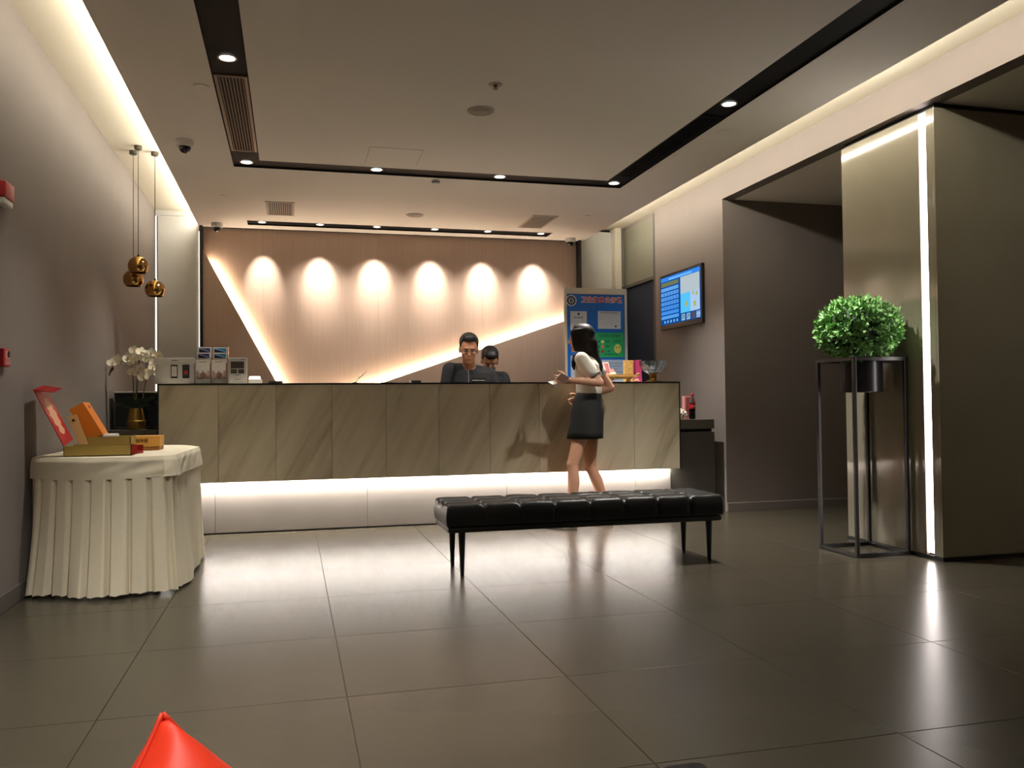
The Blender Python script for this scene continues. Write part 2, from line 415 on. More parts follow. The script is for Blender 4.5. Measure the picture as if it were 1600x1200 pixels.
# the wood-clad back wall
wb = struct('wall_back', B().box((-1.4, 9.78, 0), (XR, 9.9, ZU)), M_slot)
YP, YF = 9.75, 9.675            # recessed field, raised wedges
xs = [-.915, -.30, .955, 2.165, 3.325]
for a, b in zip(xs[:-1], xs[1:]):
    B().box((a+.0006, YP, 0), (b-.0006, 9.779, 2.951), .0006).build('wood_panel', M_wood, wb)
def dl(z): return -.921+(2.71-z)*(.762/1.438)
def dr(z): return 1.007+(z-1.268)*(2.123/.714)
ZR = 1.268+(3.325-1.007)*(.714/2.123)
M_wood2 = veneer_mat('wood_veneer_wedge', (198, 172, 152))
B().prism([(-.915, YF, 2.70), (dl(.02), YF, .02), (-.915, YF, .02)], (0, .03, 0)).build('raised_wedge', M_wood2, wb)
zi = 1.268-1.007*(.714/2.123)*0 - .5
B().prism([(3.325, YF, .02), (3.325, YF, ZR), (dr(.95), YF, .95), (dr(.95), YF, .02)], (0, .03, 0)).build('raised_wedge', M_wood2, wb)
def led_line(p, q, n, name='diagonal_light'):
    p, q = V(p), V(q); n = V(n).normalized()
    b = B(); y0, y1 = YF+.034, YF+.046
    o0 = -n*.006; o1 = -n*.020
    b.prism([p+o0+V((0, y0, 0)), q+o0+V((0, y0, 0)), q+o1+V((0, y0, 0)), p+o1+V((0, y0, 0))], (0, y1-y0, 0))
    return b.build(name, L_diag, wb)
sl = V((dl(.7)-dl(2.58), 0, .7-2.58)).normalized(); led_line((dl(2.57), 0, 2.57), (dl(.5), 0, .5), (-sl.z, 0, sl.x))
sr = V((dr(1.9)-dr(1.0), 0, .9)).normalized(); led_line((dr(.96), 0, .96), (3.30, 0, ZR-.02), (-sr.z, 0, sr.x))
B().box((-.945, 9.64, 0), (-.915, 9.779, 2.951)).build('black_jamb', M_black, wb)
B().box((3.325, 9.64, 0), (3.355, 9.779, 2.951)).build('black_jamb', M_black, wb)
B().box((-1.372, 9.72, 0), (-.958, 9.76, 3.055), .002).build('end_panel', M_grey, wb)
B().box((3.356, 9.72, 0), (3.77, 9.76, 3.075), .002).build('end_panel', M_grey, wb)
B().box((-1.4, 9.70, 3.055), (-.945, 9.775, 3.109)).build('end_panel_head', M_grey, wb)
B().box((3.77, 9.60, 0), (3.849, 9.775, 3.109), .002).build('wall_pier', M_cove, wb)
B().box((-1.398, 9.735, .0), (-1.386, 9.75, 3.05)).build('slit_light', L_slit, wb)
B().box((-.957, 9.71, .0), (-.9475, 9.72, 2.90)).build('slit_light', L_slit, wb)

# door opening, frosted transom, frame in the right-hand wall
wn = struct('window_1', B().box((XR+.028, 8.69, 2.40), (XR+.036, 9.62, 3.07)), M_frost)
B().box((XR-.006, 8.655, 0), (XR+.05, 8.692, 3.085), .002).build('window_frame', M_cab, wn)
B().box((XR+.0, 8.692, 2.365), (XR+.06, 9.618, 2.40), .002).build('transom_bar', M_cab, wn)
d1 = struct('door_1', B().box((XR+.036, 8.70, .01), (XR+.07, 9.615, 2.362), .003), mat('dark_blue_door', (28, 38, 56), .5, spec=.2))
B().box((XR+.031, 8.735, 1.0), (XR+.0355, 8.775, 2.20), .001).build('glass_strip', mat('blue_lit_glass', (92, 140, 190), .15), d1)  # bluish light on this glass is painted into its colour

# column with its stone cladding, light line and plinth
col = struct('column_1', B().box((3.935, 4.525, 0), (4.96, 5.42, 2.85)), M_slot)
for a, b in (((3.915, 4.526, .026), (3.934, 4.581, 2.848)), ((3.915, 4.645, .026), (3.934, 5.44, 2.848)), ((3.915, 4.506, .026), (4.98, 4.5245, 2.848)), ((4.961, 4.5255, .026), (4.98, 5.44, 2.848)), ((3.935, 5.421, .026), (4.96, 5.44, 2.848))):
    B().box(a, b, .0015).build('stone_panel', M_col, col)
B().box((3.910, 4.50, 0), (4.986, 5.445, .025)).build('plinth', M_black, col)
B().box((3.922, 4.583, .04), (3.930, 4.643, 2.845)).build('light_line', L_col, col)
B().box((3.93, 4.52, 2.849), (4.97, 5.42, ZS)).build('shadow_gap', M_black, col)
# ================================================================== COUNTER AND CABINETS
CY, CX_0, CX_1, CT = 6.95, -.985, 3.32, 1.19
ct = thing('reception_counter', (1.17, 7.1, 0), 'long reception counter faced with veined beige stone, light line glowing under its front', 'counter')
n = 10; w = (CX_1-.008-CX_0-.008)/n
for i in range(n):
    a = CX_0+.008+i*w
    B().box((a+.0012, CY, .425), (a+w-.0012, CY+.018, CT-.012), .001).build('stone_panel', M_stone, ct)
B().box((CX_0, CY+.0005, CT-.012), (CX_1, 7.36, CT), .002).build('counter_top', mat('pale_bounce_top', (200, 194, 184), .4), ct)  # unseen top face made pale to bounce light up to the ceiling
B().box((CX_0, CY-.005, CT-.0125), (CX_1, CY, CT+.0005)).build('top_edge', M_black, ct)
for xe in (CX_0, CX_1-.008): B().box((xe, CY-.004, .418), (xe+.008, CY+.02, CT-.0125)).build('edge_trim', M_black, ct)
B().box((CX_0+.004, CY+.019, .43), (CX_1-.004, 7.33, CT-.0125)).build('counter_carcass', M_cab, ct)
B().box((CX_0+.02, 7.34, .70), (CX_1-.02, 7.60, .735), .003).build('desk_shelf', M_cabtop, ct)
ts = [-.985, -.59, .601, 1.788, 2.975, 3.318]
for a, b in zip(ts[:-1], ts[1:]):
    B().box((a+.0015, 7.16, .012), (b-.0015, 7.178, .429), .001).build('toe_panel', M_toe, ct)
B().box((CX_0, 7.179, 0), (CX_1, 7.33, .429)).build('toe_carcass', M_black, ct)
B().box((CX_0+.03, 7.125, .4272), (CX_1-.02, 7.145, .4284)).build('under_light', L_toe, ct)
B().box((CX_0, CY+.019, .4285), (CX_1, 7.18, .43)).build('soffit_board', M_toe, ct)

def side_cabinet(x0, x1, zt, label):
    t = thing('side_cabinet', ((x0+x1)/2, 7.4, 0), label, 'cabinet', 'low cabinets at the counter ends')
    B().box((x0, 7.165, zt-.085), (x1, 7.62, zt), .002).build('cabinet_top', M_cabtop, t)
    B().box((x0+.01, 7.20, zt-.115), (x1-.01, 7.60, zt-.0855)).build('shadow_gap', M_black, t)
    B().box((x0, 7.165, .02), (x1, 7.185, zt-.1155), .002).build('cabinet_front', M_cab, t)
    B().box((x0, 7.186, 0), (x1, 7.62, zt-.1155)).build('carcass', M_cab, t)
    return t
side_cabinet(3.323, 3.762, .848, 'low grey cabinet at the right end of the counter, cola bottle on it')
side_cabinet(-1.396, -.989, .838, 'low dark cabinet left of the counter under the orchid')

# glass-fronted black box behind the orchid
gx = thing('glass_front_box', (-1.2, 7.45, .838), 'black glass-fronted box with a pale top edge behind the orchid', 'box')
B().box((-1.365, 7.37, .839), (-1.005, 7.60, 1.128), .004).build('case', M_black, gx)
B().box((-1.352, 7.362, .862), (-1.018, 7.3695, 1.112), .001).build('glass_front', mat('dark_glass', (22, 26, 26), .08), gx)
B().box((-1.368, 7.355, 1.1285), (-1.002, 7.61, 1.142), .002).build('top_edge', mat('pale_edge', (186, 182, 172), .4), gx)
B().box((-1.362, 7.362, .85), (-1.354, 7.3695, 1.128)).box((-1.362, 7.362, .85), (-1.006, 7.3695, .858)).box((-1.014, 7.362, .85), (-1.006, 7.3695, 1.128)).build('front_frame', mat('box_frame', (70, 70, 66), .4), gx)

# ================================================================== LEATHER BENCH
bx0, bx1, by0, by1 = .868, 2.625, 4.905, 5.345
bn = thing('tufted_bench', ((bx0+bx1)/2, 5.12, 0), 'long black leather bench with a grid-stitched seat on tapered legs', 'bench')
NX, NY, zb, zt = 8, 3, .300, .430
bm = bmesh.new(); nx, ny = NX*14, NY*10; grid = {}
def seat_pt(u, v):
    x, y = bx0+(bx1-bx0)*u, by0+(by1-by0)*v
    dx = min(abs(u*NX-round(u*NX))*(bx1-bx0)/NX, 1) if 0 < round(u*NX) < NX else 1
    dy = min(abs(v*NY-round(v*NY))*(by1-by0)/NY, 1) if 0 < round(v*NY) < NY else 1
    ed = min(x-bx0, bx1-x, y-by0, by1-y)
    z = zt-.020*math.exp(-(dx/.011)**2)-.020*math.exp(-(dy/.011)**2)*(1-.0)
    z += .004*noise.noise(V((x*9, y*9, 1)))
    r = .026
    if ed < r: z -= r-math.sqrt(max(0, r*r-(r-ed)**2))
    return V((x, y, z))
us = sorted(set([i/nx for i in range(nx+1)]+[.002, .006, .998, .994])); vs = sorted(set([j/ny for j in range(ny+1)]+[.008, .02, .98, .992]))
top = [[bm.verts.new(seat_pt(u, v)) for v in vs] for u in us]
for i in range(len(us)-1):
    for j in range(len(vs)-1): bm.faces.new((top[i][j], top[i+1][j], top[i+1][j+1], top[i][j+1]))
loop = [top[i][0] for i in range(len(us))]+[top[-1][j] for j in range(1, len(vs))]+[top[i][-1] for i in range(len(us)-2, -1, -1)]+[top[0][j] for j in range(len(vs)-2, 0, -1)]
cxm, cym = (bx0+bx1)/2, (by0+by1)/2
prev = loop
for k in range(1, 7):
    z = zt-.026-(zt-.026-zb)*k/6; row = []
    for p in loop:
        c = p.co; q = V((c.x, c.y, z)); off = .006*math.sin(PI*k/6)
        u = (c.x-bx0)/(bx1-bx0); s = 1
        if 0 < round(u*NX) < NX and (c.y-by0 < .01 or by1-c.y < .01):
            s = 1-1.6*math.exp(-((u*NX-round(u*NX))*(bx1-bx0)/NX/.010)**2)
        if c.y-by0 < .001: q.y -= off*s
        if by1-c.y < .001: q.y += off*s
        if c.x-bx0 < .001: q.x -= off
        if bx1-c.x < .001: q.x += off
        row.append(bm.verts.new(q))
    for i in range(len(loop)):
        j = (i+1) % len(loop); bm.faces.new((prev[i], row[i], row[j], prev[j]))
    prev = row
bm.faces.new(prev[::-1]); bmesh.ops.recalc_face_normals(bm, faces=bm.faces[:])
me = bpy.data.meshes.new('seat_cushion'); bm.to_mesh(me); bm.free()
link('seat_cushion', me, bn, None, True, M_leather)
B().box((bx0+.004, by0+.004, .262), (bx1-.004, by1-.004, .296), .014).build('seat_frame', M_legs, bn, 'auto')
for x, y, sx, sy in ((bx0+.10, by0+.075, -1, -1), (bx0+.10, by1-.05, -1, 1), (bx1-.060, by0+.075, 1, -1), (bx1-.085, by1-.05, 1, 1)):
    B().lathe([(.010, 0), (.0115, .003), (.021, .24), (.022, .264)], (x, y, 0), 16).build('leg', M_legs, bn, 'auto')

# ================================================================== PLANT STAND AND PLANT
sx0, sx1, sy0, sy1, sh = 3.497, 3.902, 4.775, 5.185, 1.293
ps = thing('plant_stand', (3.70, 4.98, 0), 'tall slim black metal cube-frame plant stand beside the column', 'stand')
q = .011
for x in (sx0+q, sx1-q):
    for y in (sy0+q, sy1-q): B().box((x-q, y-q, 0), (x+q, y+q, sh), .002).build('leg', M_frame, ps)
for z in (0.002, sh-2*q-.004):
    h2 = z+2*q+.002
    for y in (sy0, sy1-2*q): B().box((sx0+2*q, y, z), (sx1-2*q, y+2*q, h2), .002).build('rail', M_frame, ps)
    for x in (sx0, sx1-2*q): B().box((x, sy0+2*q, z), (x+2*q, sy1-2*q, h2), .002).build('rail', M_frame, ps)
pc = V((3.706, 4.98, 0))
for y in (pc.y-.150, pc.y+.139): B().box((sx0+2*q, y, sh-.012), (sx1-2*q, y+.011, sh-.004)).build('pot_support', M_frame, ps)
pl = thing('potted_ball_plant', (pc.x, pc.y, 1.03), 'round leafy green ball plant in a black pot on the tall stand', 'plant')
B().lathe([(.03, 1.062), (.130, 1.062), (.134, 1.067), (.134, 1.302), (.126, 1.302), (.124, 1.262), (.03, 1.258)], (pc.x, pc.y, 0), 40).build('pot', M_pot, pl, 'auto')
B().lathe([(.02, 1.256), (.123, 1.263), (.120, 1.27), (.02, 1.275)], (pc.x, pc.y, 0), 24).build('soil', mat('soil', (44, 34, 26), .9), pl)
cc = V((3.632, 4.905, 1.478)); ra, rh = .258, .200
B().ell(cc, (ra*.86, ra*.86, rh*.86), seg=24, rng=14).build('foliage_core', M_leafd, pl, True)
rl = random.Random(3); bb = B()
def leaf(b, p, d, up, L, W):
    d = d.normalized(); a = d.cross(up).normalized(); u = a.cross(d)
    b.v += [p, p+d*L*.45+a*W*.5+u*L*.05, p+d*L-u*L*.12, p+d*L*.45-a*W*.5+u*L*.05, p+d*L*.48-u*L*.03]
    k = len(b.v)-5; b.f += [[k, k+1, k+4], [k+1, k+2, k+4], [k+2, k+3, k+4], [k+3, k, k+4]]
for i in range(2200):
    z = rl.uniform(-1, 1); t = rl.uniform(0, 2*PI); s = math.sqrt(1-z*z); nn = V((s*math.cos(t), s*math.sin(t), z))
    r = rl.uniform(.84, 1.03)+.05*noise.noise(nn*3.2); p = cc+V((nn.x*ra*r, nn.y*ra*r, nn.z*rh*r))
    if p.x > 3.885: continue
    if p.z < 1.30 and rl.random() < .8: continue
    d = (nn+V((rl.gauss(0, .6), rl.gauss(0, .6), rl.gauss(.15, .6)))); up = (nn+V((rl.gauss(0, .5), rl.gauss(0, .5), rl.gauss(0, .5)))).normalized()
    L = rl.uniform(.028, .050); leaf(bb, p, d, up, L, L*.62)
    if rl.random() < .6: leaf(bb, p, d+V((rl.gauss(0, .8), rl.gauss(0, .8), rl.gauss(0, .8))), up, L*.9, L*.5)
me = bpy.data.meshes.new('foliage'); me.from_pydata([tuple(p) for p in bb.v], [], bb.f)
fo = link('foliage', me, pl, None, False, M_leaf); fo['kind'] = 'stuff'

# ================================================================== TABLE WITH PLEATED SKIRT
TZ = .742
outl = []
def q2(p0, p1, p2, n): return [V(((1-t)**2*p0[0]+2*t*(1-t)*p1[0]+t*t*p2[0], (1-t)**2*p0[1]+2*t*(1-t)*p1[1]+t*t*p2[1])) for t in (i/n for i in range(n+1))]
outl += q2((-1.372, 5.19), (-1.0, 4.86), (-.665, 5.055), 60)
outl += q2((-.665, 5.055), (-.640, 5.07), (-.632, 5.10), 6)[1:]
outl += q2((-.632, 5.10), (-.61, 5.6), (-.600, 6.06), 50)[1:]
outl += q2((-.600, 6.06), (-.60, 6.10), (-.63, 6.15), 5)[1:]
outl += q2((-.63, 6.15), (-.7, 6.42), (-.85, 6.46), 14)[1:]
outl += [V((-1.372, 6.46))]
tb = thing('skirted_table', (-1.0, 5.6, 0), 'table against the left wall under a cream pleated skirt, gift boxes on it', 'table')
B().prism([(p.x*.985-.015, 5.6+(p.y-5.6)*.985, TZ-.03) for p in outl], (0, 0, .027)).build('table_top', mat('table_board', (120, 96, 70), .6), tb)
for x, y in ((-1.30, 5.28), (-.74, 5.22), (-1.30, 6.35), (-.75, 6.2)): B().lathe([(.016, 0), (.018, .01), (.018, TZ-.031)], (x, y, 0), 12).build('leg', M_frame, tb)
tc = thing('table_skirt', (-1.0, 5.6, TZ), 'cream tablecloth with a pleated skirt reaching the floor on the corner table', 'tablecloth')
# arc length and outward normals of the front and right-hand run of the outline
run = outl[:-1]; S = [0]
for a, b in zip(run[:-1], run[1:]): S.append(S[-1]+(b-a).length)
def onrun(s):
    s = max(0, min(S[-1]-1e-6, s))
    for i in range(len(S)-1):
        if S[i] <= s <= S[i+1]:
            t = (s-S[i])/(S[i+1]-S[i]); p = run[i].lerp(run[i+1], t)
            i0, i1 = max(0, i-2), min(len(run)-1, i+3); d = (run[i1]-run[i0]).normalized()
            return p, V((d.y, -d.x))
    return run[-1], V((1, 0))
Ltot = S[-1]; NS = 620; corner = S[60]
def wob(s, k): return noise.noise(V((s*k, 3.1, .7)))
def skirt_off(s, z):
    """box pleats at the front, fine gathers along the side; they open towards the hem"""
    f = 1-z/.635; per = .098
    if s < corner+.02:
        c = s/per+.12*wob(s, 3); k = math.floor(c); u = c-k
        lean = .12*wob(k*1.7, 1.3)*f; u2 = min(1, max(0, u+lean))
        up = min(1, u2/.10); dn = min(1, (1-u2)/.32)
        pl = (up*up*(3-2*up))*(dn*dn*(3-2*dn))
        a = .015+.032*f*(.75+.5*noise.noise(V((k*2.3, 0, 0))))
        o = a*pl+.012*f*math.sin(s*17+2*wob(s, 6))*f+.03*f*f
    else:
        c = (s-corner)/.055+.35*wob(s, 5); o = (.006+.014*f)*(.5+.5*math.sin(2*PI*c))+.010*f*math.sin(s*13+1)+.035*f*f*(.6+.4*math.sin(s*6.5+.8))
    return o
def hem(s): return .012+.010*abs(math.sin(s*60))*0.6+.012*max(0, wob(s, 4))
rows = 26; V_, F_ = [], []
for i in range(NS+1):
    s = Ltot*i/NS; p, nn = onrun(s)
    for k in range(rows+1):
        z = .632-(.632-hem(s))*(k/rows); o = .004+skirt_off(s, z)
        if i < 14: o *= i/14
        x = max(p.x+nn.x*o, XL+.014); V_.append((x, p.y+nn.y*o, z))
for i in range(NS):
    for k in range(rows): a = i*(rows+1)+k; F_.append((a, a+1, a+rows+2, a+rows+1))
me = bpy.data.meshes.new('pleated_skirt'); me.from_pydata(V_, [], F_)
link('pleated_skirt', me, tc, None, True, M_cloth)
V_, F_ = [], []; rv = 12
for i in range(NS+1):
    s = Ltot*i/NS; p, nn = onrun(s)
    for k in range(rv+1):
        t = k/rv; z = TZ+.004-.114*t-.004*math.sin(s*5)*t
        if t < .15: o = -.004*(1-t/.15)
        else: o = .004
        o += .007*t+.010*math.sin(PI*min(1, t*1.1))*(noise.noise(V((s*7-z*13, z*6, 2))))
        if s > corner+.02: o += .006*t*math.sin((s-corner)/.05*2*PI+2*wob(s, 8))
        if s > corner-.03 and s < corner+.06: o += .014*t
        V_.append((max(p.x+nn.x*(.006+o), XL+.014), p.y+nn.y*(.006+o), z))
for i in range(NS):
    for k in range(rv): a = i*(rv+1)+k; F_.append((a, a+1, a+rv+2, a+rv+1))
me = bpy.data.meshes.new('valance'); me.from_pydata(V_, [], F_)
link('valance', me, tc, None, True, M_cloth)
B().prism([(p.x, p.y, TZ-.002) for p in outl], (0, 0, .006)).build('top_cover', M_cloth, tc)
TT = TZ+.005
def tray(b, x0, y0, z0, x1, y1, z1, t=.004):
    b.box((x0, y0, z0), (x1, y1, z0+t)); b.box((x0, y0, z0), (x1, y0+t, z1)); b.box((x0, y1-t, z0), (x1, y1, z1)); b.box((x0, y0, z0), (x0+t, y1, z1)); b.box((x1-t, y0, z0), (x1, y1, z1)); return b
# long gold box with an open red lid
g1 = thing('gift_box', (-1.03, 5.23, TT), 'long open gold gift box with tall red lid, front of the skirted table', 'box', 'gift boxes on the skirted table')
tray(B(), -1.205, 5.13, TT+.001, -.862, 5.33, TT+.058).build('box_tray', M_gold, g1)
hd = V((-.154, 0, .315)).normalized(); hn = V((hd.z, 0, -hd.x)); h0 = V((-1.205, 0, TT+.058)); LL = .343
TW = .14
def lidp(u, y, n=0): return h0+hd*(LL*u)+hn*n+V((0, y, (y-5.13)*TW))
B().prism([lidp(0, 5.13), lidp(1, 5.13), lidp(1, 5.33), lidp(0, 5.33)], hn*.004).build('lid', M_red, g1)
mo = B(); rm = random.Random(5)
prof = [(.16, .03), (.22, .11), (.30, .06), (.36, .12), (.46, .10), (.52, .14), (.60, .08), (.66, .12), (.74, .09), (.80, .04)]
mo.prism([lidp(u, 5.235-w, .0042) for u, w in prof]+[lidp(u, 5.235+w*.7, .0042) for u, w in reversed(prof)][::1], hn*.0006)
prof = [(u, w*.52) for u, w in prof]
mo = B(); mo.prism([lidp(u, 5.235-w, .0042) for u, w in prof]+[lidp(u, 5.235+w*.8, .0042) for u, w in reversed(prof)], hn*.0006)
mo.build('lid_motif', mat('gold_print', (212, 164, 128), .45), g1)
B().prism([lidp(1, 5.13), lidp(1, 5.33), lidp(1, 5.33)+V((.10, 0, -.016)), lidp(1, 5.13)+V((.10, 0, -.016))], (0, 0, .002)).build('lid_flap', M_redt, g1)
B().prism([(-.861, 5.128, TT+.004), (-.861, 5.128, TT+.062), (-.80, 5.126, TT+.058), (-.80, 5.126, TT+.012)], (0, .002, 0)).build('lid_flap', M_redt, g1)
TW = 0
# second gold tray with an orange lid
g2 = thing('gift_box', (-1.06, 5.50, TT), 'smaller open gold gift box with a thick orange lid, behind the long gold box', 'box', 'gift boxes on the skirted table')
tray(B(), -1.20, 5.42, TT+.001, -.915, 5.60, TT+.098).build('box_tray', M_gold, g2)
hd = V((-.40, 0, .70)).normalized(); hn = V((hd.z, 0, -hd.x)); h0 = V((-1.105, 0, TT+.075)); LL = .215
h0 = V((-1.14, 0, TT+.07))
b = B(); b.prism([lidp(0, 5.43), lidp(1, 5.43), lidp(1, 5.43, .085), lidp(0, 5.43, .085)], (0, .16, 0)); b.build('lid', M_orange, g2)
b = B(); b.prism([lidp(.82, 5.50, .0852), lidp(.9, 5.50, .0852), lidp(.9, 5.54, .0852), lidp(.82, 5.54, .0852)], hn*.0006); b.build('lid_print', mat('brown_print', (120, 60, 20), .6), g2)
hd = V((-.25, 0, .70)).normalized(); hn = V((hd.z, 0, -hd.x)); h0 = V((-1.186, 0, TT+.04)); LL = .185
B().prism([lidp(0, 5.405), lidp(1, 5.405), lidp(1, 5.405, .05), lidp(0, 5.405, .05)], (0, .003, 0)).build('card', mat('cream_card', (222, 178, 122), .6), g2)
b = B(); b.prism([lidp(.80, 5.404, .02), lidp(.87, 5.404, .014), lidp(.90, 5.404, .024), lidp(.83, 5.404, .032)], (0, .0009, 0)); b.build('card_mark', M_ink, g2)
B().box((-1.10, 5.45, TT+.06), (-1.0, 5.56, TT+.112), .01).build('paper_filling', M_white, g2)
# closed amber box
g3 = thing('gift_box', (-.88, 5.77, TT), 'closed amber gift box with three dark characters, right-hand one on the skirted table', 'box', 'gift boxes on the skirted table')
B().box((-.985, 5.69, TT+.001), (-.795, 5.87, TT+.022)).build('box_base', mat('dark_kraft', (150, 96, 42), .55), g3)
B().box((-.988, 5.687, TT+.0225), (-.792, 5.873, TT+.088), .002).build('lid', M_kraft, g3)
lettering('box_lettering', '东方园', (-.895, 5.6862, TT+.058), (1, 0, 0), (0, 0, 1), .026, M_ink, g3, width=.066)
sm = thing('white_packet', (-.99, 5.95, TT), 'small white packet lying behind the gold boxes on the skirted table', 'packet')
B().box((-1.03, 5.80, TT+.001), (-.995, 5.86, TT+.035), .006).build('packet', M_white, sm)

# ================================================================== ORCHID
og = thing('potted_orchid', (-1.188, 7.27, .838), 'white orchid in a rounded brass pot on the cabinet left of the counter', 'plant')
B().lathe([(.045, .8385), (.062, .842), (.074, .875), (.074, .905), (.066, .912), (.060, .95), (.052, 1.004), (.048, 1.006), (.047, .99), (.01, .985)], (-1.188, 7.265, 0), 32).build('pot', M_brass2, og, 'auto')
YO = 7.26
def oz(x, y, dy=0): return at(160+x/7.5, 520+y/7.5, YO+dy)
stems = [[(392, 890), (395, 760), (405, 600), (420, 420), (438, 270), (420, 240), (400, 228), (372, 205)], [(378, 890), (368, 700), (358, 540), (352, 420), (335, 385), (290, 370), (220, 355), (150, 372), (105, 420), (82, 490)],
         [(400, 890), (470, 760), (490, 660), (518, 535), (545, 505), (600, 488), (640, 470)], [(398, 890), (410, 640), (425, 400), (440, 262), (480, 245), (525, 245), (570, 275), (612, 325)]]
for k, s in enumerate(stems):
    P = [oz(x, y, .006*(k-1.5)) for x, y in s]; Q = []
    for i in range(len(P)-1):
        a, b_, c, d = P[max(i-1, 0)], P[i], P[i+1], P[min(i+2, len(P)-1)]
        for t in (0, .33, .66): Q.append(.5*((2*b_)+(-a+c)*t+(2*a-5*b_+4*c-d)*t*t+(-a+3*b_-3*c+d)*t**3))
    Q.append(P[-1]); n = len(Q)
    B().tube(Q, [.0055-.0035*i/n for i in range(n)], 7).build('stem', M_stem, og, True)
bd = B()
for x, y, r in ((120, 420, .012), (104, 440, .010), (92, 465, .008), (83, 490, .007)): bd.ell(oz(x, y, -.01), (r, r, r*1.4), seg=8, rng=6)
bd.build('bud', mat('orchid_bud', (96, 74, 56), .6), og, True)
fl = [(118, 352), (182, 312), (226, 332), (298, 312), (338, 342), (382, 292), (374, 206), (455, 226), (488, 282), (540, 318), (575, 240), (664, 266), (596, 402), (452, 412), (352, 462), (456, 478), (526, 462), (478, 516), (592, 468), (300, 290)]
def petal(b, c, d, u, n, L, W):
    """a cupped rounded petal from c along d"""
    side = d.cross(n).normalized(); R = [(.0, .12), (.25, .62), (.5, .96), (.75, .9), (.93, .5), (1, .08)]
    V0 = []
    for t, w in R:
        o = c+d*L*t+n*(.18*L*t*t)
        V0 += [o-side*W*w+n*.10*L*w, o+n*0, o+side*W*w+n*.10*L*w]
    k = len(b.v); b.v += V0
    for i in range(len(R)-1):
        a = k+i*3; b.f += [[a, a+1, a+4, a+3], [a+1, a+2, a+5, a+4]]
rf = random.Random(11)
for i, (x, y) in enumerate(fl):
    c = oz(x, y, -.012+rf.uniform(-.03, .01)); n = V((rf.uniform(-.5, .5), -1, rf.uniform(-.25, .35))).normalized(); a, u = basis(n); rot = rf.uniform(-.35, .35); S_ = rf.uniform(.036, .044)
    b = B()
    for ang, L, W in ((PI/2, 1, .42), (PI/2+2.2, .95, .38), (PI/2-2.2, .95, .38), (PI*.02, 1.05, .62), (PI*.98, 1.05, .62)):
        d = a*math.cos(ang+rot)+u*math.sin(ang+rot); petal(b, c, d, u, n, S_*L, S_*W)
    me = bpy.data.meshes.new('flower'); me.from_pydata([tuple(p) for p in b.v], [], b.f)
    fo = link('flower', me, og, None, True, M_petal)
    B().ell(c+n*.006-u*.004, (.006, .007, .008), seg=8, rng=6).build('flower_lip', M_lip, fo, True)
for (x, y, x2, y2, w) in ((385, 880, 140, 840, .022), (380, 870, 270, 780, .035), (392, 870, 520, 800, .04), (395, 880, 625, 745, .026), (385, 885, 250, 868, .018), (398, 880, 575, 850, .022)):
    p, e = oz(x, y, -.02), oz(x2, y2, -.045+.02*rf.random()); m_ = p.lerp(e, .5)+V((0, 0, .03)); R = []
    sd = (e-p).cross(V((0, 1, .3))).normalized()
    V0 = []; 
    for t in (0, .15, .35, .55, .75, .9, 1):
        o = (1-t)**2*p+2*t*(1-t)*m_+t*t*e; ww = w*(math.sin(PI*min(1, t*.92+.08)))**.6
        nn = V((0, -1, .2)); V0 += [o-sd*ww+nn*.006, o, o+sd*ww+nn*.006]
    F0 = []
    for k in range(6): F0 += [(k*3, k*3+1, k*3+4, k*3+3), (k*3+1, k*3+2, k*3+5, k*3+4)]
    me = bpy.data.meshes.new('leaf'); me.from_pydata([tuple(q) for q in V0], [], F0); link('leaf', me, og, None, True, M_oleaf)

# ================================================================== COUNTER ITEMS, LEFT
YI = 7.10; TOP = CT+.0005
def panel(t, name, x0, z0, x1, z1, y, m, th=.001, label=None): return B().box((x0, y-th, z0), (x1, y, z1)).build(name, m, t, label=label)
def px(x, y, Y): p = at(x, y, Y); return p.x, p.z
def fine_print(name, xc, y, zc, width, height, parent, n=9):
    """a line of print too small to read: a row of tiny uneven ink strokes"""
    b = B(); r = random.Random(int(width*9973)+n); w = width/n
    for i in range(n):
        x = xc-width/2+i*w; h = height*r.uniform(.55, 1); b.box((x+.1*w, y-.0004, zc-h/2), (x+w*r.uniform(.6, .9), y, zc+h/2))
    o = b.build(name, M_ink, parent); o['kind'] = 'stuff'
    return o
# boxed sign with two drawn phones
s1 = thing('card_stand', (-.87, 7.12, TOP), 'wide white card stand with two pictured phones at the left end of the counter', 'sign', 'card stands on the counter')
x0, z1 = px(242.5, 559, 7.10); x1, _ = px(304, 559, 7.10)
B().box((x0, 7.10, TOP), (x1, 7.15, z1), .002).build('stand_block', mat('grey_board', (188, 184, 176), .5), s1)
panel(s1, 'header_band', x0+.002, z1-.050, x1-.002, z1-.002, 7.0995, mat('light_band', (204, 200, 192), .5))
fine_print('header_print', (x0+x1)/2, 7.0984, z1-.021, .055, .010, s1, 7)
for i in range(2): panel(s1, 'print_line', x0+(.06, .005)[i], (z1-.042, TOP+.014)[i], x1-(.05, .2)[i], (z1-.0405, TOP+.0155)[i], 7.0984, M_ink, .0004)
for i, (xa, xb) in enumerate(((267, 277.5), (285, 296))):
    a, zt_ = px(xa, 570, 7.0995); b_, zb_ = px(xb, 591, 7.0995)
    pn = B().box((a, 7.0965, zb_), (b_, 7.0993, zt_), .001).build('phone_print', M_ink, s1)
    panel(s1, 'screen_print', a+.005, zb_+.014, b_-.005, zt_-.012, 7.0964, mat('screen_pale', (196, 192, 184), .5) if i == 0 else mat('screen_dark', (46, 44, 50), .5), .0004)
    if i: panel(s1, 'icon_print', a+.012, zb_+.03, b_-.012, zb_+.062, 7.0959, mat('icon_red', (150, 46, 48), .5), .0004)
